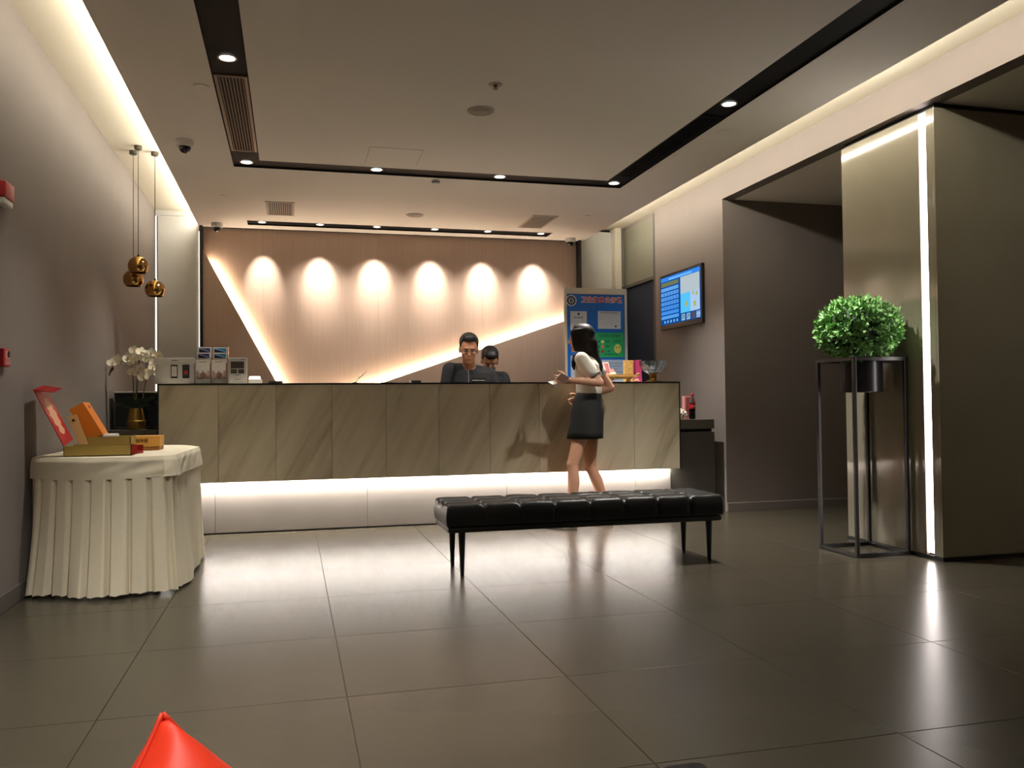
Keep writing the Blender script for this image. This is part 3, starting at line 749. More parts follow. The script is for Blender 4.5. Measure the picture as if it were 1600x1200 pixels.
# acrylic brochure rack
rk = thing('brochure_rack', (-.62, 7.13, TOP), 'clear acrylic brochure rack full of leaflets on the left of the counter', 'rack')
rx0, _ = px(304.5, 598, 7.1); rx1, _ = px(356, 598, 7.1); _, rz1 = px(305, 541, 7.16)
B().box((rx0, 7.19, TOP), (rx1, 7.193, rz1)).build('back_plate', M_acryl, rk)
B().box((rx0, 7.05, TOP), (rx1, 7.19, TOP+.003)).build('base_plate', M_acryl, rk)
for x in (rx0, rx1-.003):
    B().prism([(x, 7.05, TOP+.003), (x, 7.19, TOP+.003), (x, 7.19, rz1), (x, 7.165, rz1), (x, 7.115, TOP+.16), (x, 7.055, TOP+.16)], (.003, 0, 0)).build('side_plate', M_acryl, rk)
B().box((rx0+.003, 7.05, TOP+.003), (rx1-.003, 7.052, TOP+.036)).build('front_lip', M_acryl, rk)
xm = (rx0+rx1)/2
B().box((xm-.001, 7.053, TOP+.003), (xm+.001, 7.19, TOP+.05)).build('divider', M_acryl, rk)
M_paper = mat('leaflet_paper', (236, 232, 226), .5); M_photo = mat('leaflet_photo', (190, 168, 160), .5, var=.35, scale=34)
def leaflet(xa, xb, za, zb_, y, label, blue=None):
    t = thing('leaflet', ((xa+xb)/2, y, za), label, 'leaflet', 'leaflets in the acrylic rack')
    B().box((xa, y, za), (xb, y+.004, zb_)).build('sheet', M_paper, t)
    if blue:
        panel(t, 'photo_print', xa+.008, zb_-.042, xb-.010, zb_-.008, y-.0002, blue, .0006)
        b = B(); b.prism([(xa+.010, y-.001, zb_-.012), (xa+.020, y-.001, zb_-.012), (xb-.016, y-.001, zb_-.034), (xb-.02, y-.001, zb_-.036)], (0, -.0004, 0)); b.build('light_print', M_white, t)
        b = B(); b.prism([(xa+.008, y-.001, zb_-.042), (xb-.010, y-.001, zb_-.042), (xb-.024, y-.001, zb_-.037), (xa+.008, y-.001, zb_-.017)], (0, -.0003, 0)); b.build('shade_print', mat('navy_print', (22, 30, 52), .5), t)
    else:
        b = B(); n = 12; w_ = xb-xa
        b.prism([(xa+.001, y-.0002, za+.035)]+[(xa+.001+(w_-.002)*i/n, y-.0002, za+.088+.016*math.sin(i*1.3)) for i in range(n+1)]+[(xb-.001, y-.0002, za+.035)], (0, -.0006, 0)); b.build('photo_print', M_photo, t)
        B().lathe([(.001, 0), (.022, .0004), (.001, .0008)], ((xa+xb)/2+.004, y-.0016, za+.063), 20, (0, 1, 0)).build('spa_print', mat('brown_photo', (150, 112, 104), .5, var=.4, scale=60), t)
        fine_print('heading_print', (xa+xb)/2, y-.0002, zb_-.018, .055, .006, t, 11)
    return t
M_b1 = mat('dusk_blue_print', (58, 70, 128), .5); M_b2 = mat('sky_blue_print', (38, 132, 190), .5)
A = rx0+.012; Bx = xm+.006; wl = xm-rx0-.014
leaflet(A+.004, A+wl-.004, TOP+.21, rz1-.006, 7.176, 'leaflet with a dusk-blue photo, upper left in the acrylic rack', M_b1)
leaflet(Bx+.002, Bx+wl, TOP+.21, rz1-.006, 7.176, 'leaflet with a sky-blue photo, upper right in the acrylic rack', M_b2)
leaflet(A, A+wl-.008, TOP+.165, rz1-.052, 7.15, 'leaflet with a dusk-blue photo, second from the top in the left column of the rack', M_b1)
leaflet(Bx+.004, Bx+wl, TOP+.165, rz1-.052, 7.15, 'leaflet with a sky-blue photo, second from the top in the right column of the rack', M_b2)
leaflet(A-.004, A+wl-.010, TOP+.005, TOP+.192, 7.085, 'tall white leaflet with a beige photo, lower left in the acrylic rack')
leaflet(Bx-.002, Bx+wl-.006, TOP+.005, TOP+.192, 7.085, 'tall white leaflet with a beige photo, lower right in the acrylic rack')
# tall card stand with photographs and an emblem
s2 = thing('card_stand', (-.41, 7.12, TOP), 'upright grey card stand with dark photographs, right of the brochure rack', 'sign', 'card stands on the counter')
x0, z1 = px(357, 559, 7.10); x1, _ = px(386, 559, 7.10)
B().box((x0, 7.10, TOP), (x1, 7.125, z1), .002).build('stand_block', MATS['grey_board'], s2)
M_dp = mat('dark_photo', (52, 46, 40), .5, var=.6, scale=40)
for a, b_, c, d in ((360.5, 565, 381.5, 575.8), (360.5, 577, 370.5, 583.8), (372, 577, 381.5, 583.8)):
    xa, za = px(a, b_, 7.0995); xb, zb_ = px(c, d, 7.0995); panel(s2, 'photo_print', xa, zb_, xb, za, 7.0995, M_dp)
xa, za = px(366.5, 585.5, 7.0995); xb, zb_ = px(375.5, 593.5, 7.0995)
e = B(); t_ = .0022
for r in ((xa, zb_, xb, zb_+t_), (xa, za-t_, xb, za), (xa, zb_, xa+t_, za), (xb-t_, zb_, xb, za)): e.box((r[0], 7.0985, r[1]), (r[2], 7.0995, r[3]))
e.build('emblem_frame', M_ink, s2)
lettering('emblem_mark', '了', ((xa+xb)/2, 7.0985, (za+zb_)/2+.005), (1, 0, 0), (0, 0, 1), .026, M_ink, s2)
fine_print('small_print', (xa+xb)/2, 7.0995, zb_+.007, .024, .005, s2, 5)
fine_print('small_print', x1-.03, 7.0995, z1-.014, .034, .005, s2, 7)
fine_print('small_print', (x0+x1)/2, 7.0995, TOP+.014, .075, .005, s2, 14)
# white card box, black tray, pen, small dark items
t = thing('card_box', (-.29, 7.1, TOP), 'small white box of cards beside the grey card stand', 'box')
xa, za = px(388.5, 588, 7.1); xb, _ = px(410, 588, 7.1)
B().box((xa, 7.085, TOP), (xb-.004, 7.15, TOP+.034), .002).build('box_body', M_white, t)
B().prism([(xa, 7.08, TOP+.0345), (xb-.012, 7.08, TOP+.0345), (xb-.018, 7.14, za), (xa+.004, 7.14, za)], (0, .012, .003)).build('card_stack', mat('card_white', (238, 236, 230), .5), t)
panel(t, 'print_line', xb-.04, za-.012, xb-.025, za-.009, 7.0795, M_ink, .0004)
t = thing('black_dish', (-.13, 7.1, TOP), 'flat black dish on the counter at the foot of the left light diagonal', 'dish')
xa, _ = px(420, 597, 7.1); xb, _ = px(440.5, 597, 7.1)
B().lathe([(.052, 0), (.057, .004), (.057, .020), (.050, .022), (.048, .012), (.004, .011)], ((xa+xb)/2, 7.11, TOP), 28).build('dish', M_black, t, 'auto')
t = thing('desk_pen', (.56, 7.1, TOP), 'slim silver pen standing at a slant in a small base on the counter', 'pen')
p0, p1 = at(554.5, 597.3, 7.12), at(573, 579.5, 7.12); p0.z = TOP+.006
B().lathe([(.004, 0), (.024, .001), (.022, .006), (.004, .012)], (p0.x, 7.12, TOP), 20).build('pen_base', M_black, t, 'auto')
M_chrome = mat('bright_chrome', (230, 226, 220), .12, metal=1)
B().tube([p0, p0.lerp(p1, .3), p0.lerp(p1, .35), p0.lerp(p1, .65), p0.lerp(p1, .7), p1], [.003, .0042, .0075, .0085, .0042, .0015], 10).build('pen_barrel', M_chrome, t, True)
t = thing('desk_mat', (.75, 7.1, TOP), 'thin black mat lying flat on the counter left of the clerks', 'mat')
xa, _ = px(595, 597, 7.1); xb, _ = px(613, 597, 7.1)
B().box((xa, 7.06, TOP), (xb, 7.15, TOP+.006), .002).build('mat_sheet', M_black, t)
t = thing('card_reader', (1.02, 7.1, TOP), 'small black card reader on the counter beside the standing clerk', 'device')
xa, _ = px(641, 597, 7.1); xb, _ = px(657, 597, 7.1)
B().box((xa+.012, 7.07, TOP), (xb, 7.15, TOP+.022), .004).build('reader_body', M_black, t)
B().box((xa, 7.08, TOP), (xa+.011, 7.14, TOP+.026), .002).build('reader_end', mat('silver_end', (150, 146, 140), .3, metal=.6), t)
t = thing('name_plate', (1.62, 7.12, TOP), 'small black plate with silver script on the counter in front of the clerks', 'sign')
xa, za = px(736, 590.5, 7.12); xb, _ = px(759.5, 590.5, 7.12)
B().box((xa, 7.12, TOP), (xb, 7.13, za), .001).build('plate', M_ink, t)
pts = [(xa+.01+(xb-xa-.02)*i/24, 7.1185, TOP+.022+(.004*math.sin(i*2.2) if 10 < i < 18 else .0008*math.sin(i))) for i in range(25)]
B().tube(pts, .0016, 6).build('script_line', M_chrome, t)
# ================================================================== COUNTER ITEMS, RIGHT
t = thing('golden_tray', (2.86, 7.13, TOP), 'golden boat-shaped tray with wavy rim and feet at the right of the counter', 'tray')
xa, za = px(936, 585, 7.13); xb, zb_ = px(999, 583, 7.13); xm, L2 = (xa+xb)/2, (xb-xa)/2
M_tray = mat('tray_gold', (206, 160, 92), .35, metal=.55)
b = B(); R = []; n = 48
zt_ = za-.006
for (f, z, wv) in ((.62, TOP+.030, 0), (.80, TOP+.045, 0), (.95, zt_-.012, .4), (1.0, zt_, 1), (.985, zt_+.001, 1), (.93, zt_-.010, .4), (.78, TOP+.050, 0), (.60, TOP+.036, 0)):
    R.append([V((xm+L2*f*math.cos(u), 7.13+.085*f*math.sin(u), z+wv*(.006*math.sin(9*u)+.016*abs(math.cos(u))**5))) for u in (2*PI*j/n for j in range(n))])
b.rings(R); b.build('tray_bowl', M_tray, t, True)
for dx in (-.07, .085): B().lathe([(.03, 0), (.02, .012), (.014, .026), (.03, .034)], (xm+dx, 7.13, TOP), 14).build('foot', M_tray, t, True)
b = B(); b.loft([((xm, 7.13, TOP+.046), V((L2*.72, 0, 0)), V((0, .06, 0))), ((xm, 7.13, zt_+.004), V((L2*.80, 0, 0)), V((0, .066, 0)))], 32)
b.build('sweets', mat('wrapped_sweets', (224, 170, 128), .4, var=.4, scale=70), t)['kind'] = 'stuff'
zc = zt_+.005
cs = thing('picture_card', (2.77, 7.13, zc), 'small white-framed picture card leaning in the golden tray', 'card')
a, c_ = px(944.5, 581, 7.12)[0], px(952, 565.5, 7.12)[1]
up = V((-.10, .3, 1)).normalized(); o = V((a, 7.095, zc)); w_, h_ = .052, c_-zc+.004
def pl4(o, u0, u1, v0, v1, d=0): e = V((1, 0, 0)); nn = e.cross(up); return [o+e*x+up*y+nn*d for x, y in ((u0, v0), (u1, v0), (u1, v1), (u0, v1))]
B().prism(pl4(o, 0, w_, 0, h_), (0, .004, 0)).build('card', mat('card_ivory', (240, 226, 206), .5), cs)
B().prism(pl4(o, .006, w_-.006, .01, h_-.010, .0005), (0, -.0008, 0)).build('picture_print', mat('pink_photo', (206, 120, 122), .5, var=.3, scale=50), cs)
cp = thing('pink_packet', (2.83, 7.13, zc), 'small pale pink packet leaning behind the white-framed card in the tray', 'packet')
B().prism(pl4(o+V((.062, .02, 0)), 0, .034, 0, .052), (0, .012, 0)).build('packet', M_lpink, cp)
B().prism(pl4(o+V((.058, .012, 0)), 0, .048, 0, .022, .0), (0, .006, 0)).build('label_band', MATS['card_ivory'], cp)
gb = thing('golden_carton', (2.97, 7.13, TOP), 'tall patterned gold carton beside the magenta bag on the counter', 'box')
xa, za = px(977, 563, 7.235); xb, _ = px(990, 563, 7.235)
B().box((xa, 7.24, TOP), (xb, 7.29, za), .002).build('carton', mat('gold_pattern', (226, 190, 120), .45, var=.3, scale=45), gb)
pb = thing('magenta_bag', (3.03, 7.14, TOP), 'narrow magenta paper bag between the gold carton and the glass bowl', 'bag')
x2, z2 = px(1001.5, 562, 7.245); x3, _ = px(1003.5, 597, 7.245)
B().prism([(xb+.003, 7.246, TOP), (x3, 7.246, TOP), (x2, 7.246, z2), (xb+.003, 7.246, za)], (0, .06, 0)).build('bag_body', M_pink, pb)
B().prism([(xb+.004, 7.243, TOP+.02), (xb+.022, 7.243, TOP+.02), (xb+.020, 7.243, za-.002), (xb+.004, 7.243, za-.002)], (0, .0025, 0)).build('bag_fold', mat('deep_magenta', (176, 40, 96), .5), pb)
cr = thing('crumpled_tissue', (3.0, 7.06, TOP), 'pink crumpled tissue lying at the foot of the magenta bag', 'tissue')
bm = bmesh.new(); bmesh.ops.create_icosphere(bm, subdivisions=3, radius=.032)
for v_ in bm.verts:
    d = v_.co.normalized(); v_.co = d*(.026+.016*noise.noise(d*3.1)); v_.co.z *= .55; v_.co += V((px(994, 597, 7.06)[0], 7.06, TOP+.014))
    v_.co.z = max(v_.co.z, TOP)
me = bpy.data.meshes.new('tissue'); bm.to_mesh(me); bm.free(); link('tissue', me, cr, None, False, M_lpink)
wn_ = thing('white_folder', (2.78, 7.02, TOP), 'flat pale folder lying on the counter beneath the golden tray', 'folder')
xa, _ = px(940, 597, 7.03); xb, _ = px(972, 597, 7.03)
B().box((xa, 6.98, TOP), (xb, 7.05, TOP+.012), .002).build('folder', mat('pale_blue_paper', (176, 190, 204), .5), wn_)
bw = thing('glass_bowl', (3.145, 7.12, TOP), 'cut-glass bowl on a brass pedestal at the right end of the counter', 'bowl')
xc = 3.143; zt_ = px(1020, 564, 7.12)[1]; R = []; n = 40
for (r, z, w_) in ((.012, .072, 0), (.06, .078, .2), (.098, .108, .6), (.116, .145, 1), (.122, zt_-TOP, 1.3), (.117, zt_-TOP, 1.3), (.110, .146, 1), (.092, .113, .5), (.055, .085, .2), (.008, .080, 0)):
    R.append([V((xc+(r+.005*w_*math.cos(10*u))*math.cos(u), 7.12+(r+.005*w_*math.cos(10*u))*math.sin(u), TOP+z+(.004*w_*math.cos(10*u) if w_ > 1 else 0))) for u in (2*PI*j/n for j in range(n))])
b = B(); b.rings(R); b.build('bowl', mat('cut_glass', (225, 234, 240), .02, trans=.97, ior=1.5, spec=.8), bw)
B().lathe([(.074, 0), (.074, .006), (.050, .016), (.030, .026), (.026, .038), (.034, .046), (.026, .056), (.040, .066), (.046, .0725), (.01, .0725)], (xc, 7.12, TOP), 28).build('pedestal', M_brass2, bw, 'auto')

# on the right-hand cabinet
cb = thing('cola_bottle', (3.61, 7.30, .848), 'plastic cola bottle with red cap and label on the right-hand cabinet', 'bottle')
bx_ = 3.61
prof = [(.022, .0), (.029, .004), (.030, .03), (.0275, .06), (.0305, .09), (.0305, .145), (.026, .172), (.015, .198), (.0125, .208), (.0125, .222)]
B().lathe([(r*.95, .8488+h) for r, h in prof[:6]]+[(.027, .8488+.150), (.004, .8488+.151)], (bx_, 7.30, 0), 24).build('cola', mat('cola', (26, 10, 8), .1), cb, True)
B().lathe([(r, .8485+h) for r, h in prof], (bx_, 7.30, 0), 24).build('bottle_body', M_glass, cb, True)
B().lathe([(.0300, .945), (.0312, .945), (.0312, .992), (.0300, .992)], (bx_, 7.30, 0), 28, ring=True).build('label', mat('label_red', (176, 22, 26), .4), cb, 'auto')
lettering('label_lettering', 'Coca', (bx_, 7.2676, .968), (1, 0, 0), (0, 0, 1), .022, M_white, cb)
B().lathe([(.0145, 1.068), (.0150, 1.069), (.0150, 1.086), (.0135, 1.088), (.002, 1.088)], (bx_, 7.30, 0), 20).build('cap', mat('cap_red', (200, 26, 28), .35), cb, 'auto')
pk = thing('pink_carton', (3.55, 7.36, .848), 'pink carton standing behind the cola bottle', 'box')
xa, za = px(1068.5, 619, 7.38); xb, _ = px(1082, 619, 7.38)
B().box((xa, 7.37, .8485), (xb, 7.42, za), .002).build('carton', M_lpink, pk)
panel(pk, 'print_panel', xa+.014, .875, xb-.006, za-.012, 7.3698, mat('rose_print', (160, 92, 92), .5))
pg = thing('plastic_bag', (3.47, 7.27, .848), 'crumpled white plastic bag beside the cola bottle', 'bag')
bm = bmesh.new(); bmesh.ops.create_icosphere(bm, subdivisions=4, radius=1)
for v_ in bm.verts:
    d = v_.co.normalized(); r = .8+.4*noise.noise(d*2.4)+.18*noise.noise(d*6); v_.co = V((3.495+d.x*.058*r, 7.29+d.y*.05*r, .848+.048+d.z*.056*r)); v_.co.z = max(v_.co.z, .8485)
me = bpy.data.meshes.new('bag'); bm.to_mesh(me); bm.free(); link('bag', me, pg, None, False, mat('plastic_film', (216, 204, 192), .3))

# ================================================================== NOTICE BOARD BEHIND THE COUNTER
YB = 8.3
nb = thing('notice_board', (3.04, YB+.02, 0), 'tall blue hygiene notice board with red heading behind the counter', 'notice board')
X0, X1, Z1, Z0 = 2.700, 3.382, 2.190, .35
mf = mat('board_frame', (196, 186, 168), .4, metal=.2)
fw = .026
B().box((X0, YB, Z0), (X0+fw, YB+.03, Z1), .002).box((X1-fw, YB, Z0), (X1, YB+.03, Z1), .002).box((X0+fw, YB, Z1-.062), (X1-fw, YB+.03, Z1), .002).box((X0+fw, YB, Z0), (X1-fw, YB+.03, Z0+.05), .002).build('frame', mf, nb)
for x in (X0+.05, X1-.05): B().box((x-.02, YB-.12, 0), (x+.02, YB+.2, .025), .004).box((x-.012, YB+.004, .026), (x+.012, YB+.026, Z0)).build('foot', mf, nb)
B().box((X0+fw, YB+.012, Z0+.05), (X1-fw, YB+.028, Z1-.062)).build('blue_panel', mat('board_blue', (14, 92, 178), .35), nb)
ys = YB+.0115
def bp(x, y): p = at(x, y, ys); return p.x, p.z
def bpan(name, xa, ya, xb, yb, m, d=0): a, za = bp(xa, ya); c_, zb_ = bp(xb, yb); return panel(nb, name, a, zb_, c_, za, ys-d, m, .0012)
ex, ez = bp(892.5, 469.5)
B().lathe([(.048, 0), (.056, 0), (.056, .0015), (.048, .0015)], (ex, ys-.0005, ez), 36, (0, -1, 0), ring=True).build('emblem_ring', M_white, nb)
B().lathe([(.001, 0), (.047, 0), (.047, .0012), (.001, .0012)], (ex, ys-.0004, ez), 36, (0, -1, 0)).build('emblem_disc', mat('navy', (20, 28, 62), .4), nb)
B().lathe([(.001, 0), (.031, 0), (.031, .0012), (.001, .0012)], (ex, ys-.0018, ez), 30, (0, -1, 0)).build('emblem_centre', mat('emblem_grey', (170, 172, 172), .4), nb)
b = B()
for k in range(5):
    u = 2*PI*k/5+PI/2; b.prism([(ex+.004*math.cos(u-.9), ys-.0032, ez+.004*math.sin(u-.9)), (ex+.024*math.cos(u-.28), ys-.0032, ez+.024*math.sin(u-.28)), (ex+.024*math.cos(u+.28), ys-.0032, ez+.024*math.sin(u+.28)), (ex+.004*math.cos(u+.9), ys-.0032, ez+.004*math.sin(u+.9))], (0, -.0006, 0))
b.build('emblem_mark', MATS['navy'], nb)
hx0, _ = bp(908, 469); hx1, hz = bp(972, 470); HB = '卫生信息公示栏'
lettering('heading_outline', HB, ((hx0+hx1)/2, ys-.001, hz), (1, 0, 0), (0, 0, 1), .066, M_white, nb, offset=.0042, width=hx1-hx0)
lettering('heading', HB, ((hx0+hx1)/2, ys-.0025, hz), (1, 0, 0), (0, 0, 1), .066, mat('heading_red', (196, 44, 36), .4), nb, offset=.0008, width=hx1-hx0-.008)
M_np = mat('notice_paper', (196, 200, 206), .5); M_np2 = mat('notice_paper_lower', (160, 178, 206), .5)
bpan('paper', 891, 486, 917, 516, M_np); bpan('paper', 934, 486, 970, 514, M_np); bpan('paper', 891.5, 556, 900, 600, M_np2); bpan('paper', 940, 562, 976, 605, M_np2)
gp = bpan('green_poster', 926, 519.5, 975.5, 558.5, mat('poster_green', (28, 150, 92), .45))
cx_, cz_ = bp(904, 490.5); B().lathe([(.001, 0), (.012, 0), (.012, .001), (.001, .001)], (cx_, ys-.0013, cz_), 20, (0, -1, 0)).build('paper_seal', M_ink, nb)
def word(tx, x, y, s, w=None, m=M_ink): a, z = bp(x, y); lettering('small_print', tx, (a, ys-.0016, z), (1, 0, 0), (0, 0, 1), s, m, nb, width=w)
word('营业执照', 904, 496.5, .022, .095)
word('公共场所卫生许可证', 951, 489, .018, .20)
for k, y in enumerate((494, 498, 502, 507)): bpan('print_line', 936, y, (960, 952, 966, 958)[k], y+.45, mat('grey_print', (120, 122, 128), .5), .0014)
for k, y in enumerate((502, 505, 508, 511)): bpan('print_line', 895, y, 913, y+.4, MATS['grey_print'], .0014)
a_, z_ = bp(962, 510); B().lathe([(.001, 0), (.010, 0), (.010, .001), (.001, .001)], (a_, ys-.0013, z_), 16, (0, -1, 0)).build('paper_seal', MATS['navy'], nb)
word('公共场所卫生信誉度', 952, 525, .026, .235)
for k, (y, c_) in enumerate(((534, (196, 200, 110)), (541.5, (206, 96, 70)), (549, (150, 30, 34)))):
    a_, z_ = bp(941.5, y); B().lathe([(.001, 0), (.0165, 0), (.0165, .001), (.001, .001)], (a_, ys-.0013, z_), 20, (0, -1, 0)).build('grade_dot', mat('grade_%d' % k, c_, .5), nb)
    word(('A级', 'B级', 'C级')[k], 934.5, y, .024); word(('优秀', '良好', '一般')[k], 949.5, y, .024)
word('信誉度等级', 963.5, 533.5, .019, .085)
a_, z_ = bp(965, 545); B().ell((a_, ys-.0018, z_), (.040, .0012, .048), seg=24, rng=14).build('face_print', mat('face_yellow', (190, 190, 96), .5), nb)
for dx in (-.016, .016): B().ell((a_+dx, ys-.0036, z_+.014), (.008, .0006, .005), seg=12, rng=8).build('face_eye', M_ink, nb)
word('卫生监督所监制', 954, 554, .018, .16)
for k in range(6): bpan('print_line', 943, 567+k*4.6, 973-(k % 3)*4, 567.8+k*4.6, MATS['grey_print'], .0014)

# ================================================================== WALL DISPLAY
tv = thing('wall_display', (XR-.03, 7.92, 2.06), 'slim screen with a blue menu page on the right-hand wall', 'screen')
y0, y1, z0, z1 = 7.50, 8.46, 1.772, 2.350
B().box((XR-.032, y0, z0), (XR-.001, y1, z1), .004).build('casing', M_black, tv)
xf = XR-.0325
def scr(name, u0, v0, u1, v1, rgb, s=1.0, d=0):
    """u from the far (left) edge of the picture to the near one, v upwards"""
    ya, yb = y1-.022-(y1-y0-.044)*u0, y1-.022-(y1-y0-.044)*u1; za, zb_ = z0+.05+(z1-z0-.075)*v0, z0+.05+(z1-z0-.075)*v1
    key = 'screen_%d_%d_%d_%d' % (*rgb, int(s*100))
    return B().box((xf-.0008-d, ya, za), (xf-d, yb, zb_)).build(name, glow(key, lin(rgb), s), tv)
scr('screen', 0, 0, 1, 1, (14, 74, 150), .8)
scr('title_bar', .01, .905, .99, .99, (54, 130, 222), .9, .001)
scr('title_strip', .22, .92, .80, .955, (110, 180, 240), .9, .002)
scr('column_header', .02, .80, .47, .885, (120, 128, 92), .7, .001)
for k in range(6): scr('table_row', .01, .70-.098*k, .47, .772-.098*k, (96-6*k, 160-4*k, 228), .85, .001)
for k in range(4):
    for q_ in range(5): scr('row_entry', .08+.08*q_, .722-.098*(k+1), .115+.08*q_, .75-.098*(k+1), (60, 110, 190), .8, .002)
scr('table_row', .01, .12, .47, .185, (84, 156, 226), .85, .001)
for q_ in range(5): scr('footer_icon', .09+.08*q_, .03, .125+.08*q_, .085, (120, 180, 230), .8, .001)
scr('picture_panel', .52, .56, .98, .90, (176, 190, 196), .85, .001)
scr('picture_panel', .52, .17, .76, .56, (84, 186, 236), .9, .001); scr('picture_panel', .76, .17, .98, .56, (168, 196, 226), .85, .001)
for (u, v, r) in ((.665, .33, .045), (.865, .30, .045), (.83, .52, .03), (.91, .49, .035)): scr('fruit_print', u-r*.55, v-r, u+r*.55, v+r*1.2, (176, 176, 90), .8, .002)
for k, (u, s_) in enumerate(((.54, '20'), (.665, '29'), (.79, ''), (.90, '二'))):
    scr('date_tile', u, .02, u+.085, .145, (150, 190, 220) if k != 2 else (86, 78, 96), .8, .001)
    if s_:
        yc = y1-.022-(y1-y0-.044)*(u+.0425); zc_ = z0+.05+(z1-z0-.075)*.083
        lettering('date_digits', s_, (xf-.0022, yc, zc_), (0, -1, 0), (0, 0, 1), .058, M_ink, tv)

# ================================================================== CEILING FIXTURES
def fix(name, x, y, z, label, cat, group=None): return thing(name, (x, y, z), label, cat, group)
wh = ['nearest downlight in the black slot over the left side', 'downlight at the far left corner of the black slot', 'second downlight from the left on the far run of the black slot', 'third downlight from the left on the far run of the black slot', 'downlight at the far right corner of the black slot', 'nearest downlight in the black slot over the right side']
def down(x, y, z, label, group, r=.043):
    d = fix('downlight', x, y, z, label, 'downlight', group)
    B().lathe([(r, 0), (r+.010, -.001), (r+.012, .004), (r, .006)], (x, y, z), 28, ring=True).build('trim_ring', M_offw, d, 'auto')
    B().lathe([(.001, .004), (r-.001, .004), (r-.001, .0055), (.001, .0055)], (x, y, z), 24).build('lens', L_lens, d)
for (x, y), lb in zip(DOWNS, wh): down(x, y, ZC+.006, lb, 'downlights in the looped black slot')
nm = ['first', 'second', 'third', 'fourth', 'fifth', 'sixth']
for k, (x, y) in enumerate(SCALLOPS): down(x, y, ZC+.002, '%s spotlight from the left in the slot along the wood wall' % nm[k], 'spotlights along the wood wall', .034)
def linear_grille(x0, x1, y0, y1, m, label):
    g = fix('linear_grille', (x0+x1)/2, (y0+y1)/2, ZC, label, 'vent', 'linear air grilles in the black slot')
    fw = .018; z = ZC+.006
    B().box((x0, y0, z), (x0+fw, y1, z+.014)).box((x1-fw, y0, z), (x1, y1, z+.014)).box((x0+fw, y0, z), (x1-fw, y0+fw, z+.014)).box((x0+fw, y1-fw, z), (x1-fw, y1, z+.014)).build('frame', m, g)
    n = 8
    for k in range(n):
        x = x0+fw+(x1-x0-2*fw)*(k+.5)/n; B().box((x-.0022, y0+fw, z), (x+.0022, y1-fw, z+.007)).build('slat', m, g)
linear_grille(-.436, -.247, 5.25, 6.80, mat('grille_bronze', (128, 114, 96), .4, metal=.2), 'long grille with light bars in the left run of the black slot')
linear_grille(2.698, 2.884, 5.28, 6.87, M_slot, 'long all-black grille in the right run of the black slot')
def square_vent(x0, x1, y0, y1, lattice, label):
    g = fix('ceiling_vent', (x0+x1)/2, (y0+y1)/2, ZC, label, 'vent', 'square air vents in the ceiling')
    fw = .022; z0_, z1_ = ZC-.008, ZC-.0005; m = M_offw
    B().box((x0, y0, z0_), (x0+fw, y1, z1_)).box((x1-fw, y0, z0_), (x1, y1, z1_)).box((x0+fw, y0, z0_), (x1-fw, y0+fw, z1_)).box((x0+fw, y1-fw, z0_), (x1-fw, y1, z1_)).build('frame', m, g)
    B().box((x0+fw, y0+fw, ZC-.0015), (x1-fw, y1-fw, ZC-.0005)).build('dark_back', M_black, g)
    n = 11
    for k in range(n):
        x = x0+fw+(x1-x0-2*fw)*(k+.5)/n; hw = .0018 if lattice else .003; B().box((x-hw, y0+fw, z0_), (x+hw, y1-fw, ZC-.0016)).build('slat', m, g)
    if lattice:
        for k in range(14):
            y = y0+fw+(y1-y0-2*fw)*(k+.5)/14; B().box((x0+fw, y-.0025, z0_+.001), (x1-fw, y+.0025, ZC-.0017)).build('cross_slat', m, g)
square_vent(-.235, .035, 8.38, 8.96, False, 'ceiling vent of parallel slats near the left end of the wood wall')
square_vent(2.415, 2.69, 8.44, 9.06, True, 'ceiling vent of fine lattice near the right end of the wood wall')
def dome(x, y, label, r=.062):
    g = fix('dome_camera', x, y, ZC-.07, label, 'camera', 'dome security cameras on the ceiling')
    B().lathe([(.001, ZC-.0005), (r, ZC-.0005), (r, ZC-.02), (r*.92, ZC-.042), (r*.70, ZC-.046), (.001, ZC-.046)], (x, y, 0), 32).build('base', M_white, g, 'auto')
    B().lathe([(r*.69, ZC-.0462), (r*.68, ZC-.058), (r*.56, ZC-.078), (r*.3, ZC-.090), (.001, ZC-.093)], (x, y, 0), 28).build('dome', M_dome, g, True)
dome(-.745, 6.59, 'dome camera on the ceiling by the left cove, nearest of the three'); dome(-.755, 9.50, 'dome camera at the upper left corner of the wood wall'); dome(3.19, 9.56, 'dome camera at the upper right corner of the wood wall')
def speaker(x, y, r, label):
    g = fix('ceiling_speaker', x, y, ZC-.01, label, 'speaker', 'round ceiling speakers')
    B().lathe([(r*.82, ZC-.0005), (r, ZC-.0005), (r, ZC-.006), (r*.9, ZC-.010), (r*.82, ZC-.007)], (x, y, 0), 40, ring=True).build('rim', M_offw, g, 'auto')
    B().lathe([(.001, ZC-.001), (r*.815, ZC-.001), (r*.815, ZC-.006), (.001, ZC-.008)], (x, y, 0), 36).build('mesh_cover', mat('speaker_mesh', (168, 158, 144), .7), g, True)
speaker(1.22, 5.49, .090, 'large round ceiling speaker in the middle of the ceiling'); speaker(1.23, 8.69, .088, 'round ceiling speaker near the wood wall spotlights')
g = fix('sprinkler', 1.208, 5.017, ZC-.03, 'recessed sprinkler head beside the middle ceiling speaker', 'sprinkler')
B().lathe([(.022, ZC-.0005), (.041, ZC-.0005), (.039, ZC-.006), (.022, ZC-.003)], (1.208, 5.017, 0), 28, ring=True).build('escutcheon', M_offw, g, 'auto')
B().lathe([(.004, ZC-.0005), (.011, ZC-.002), (.010, ZC-.018), (.004, ZC-.020), (.004, ZC-.026), (.017, ZC-.027), (.017, ZC-.029), (.002, ZC-.029)], (1.208, 5.017, 0), 20).build('head', mat('bronze_metal', (110, 84, 60), .3, metal=.8), g, 'auto')
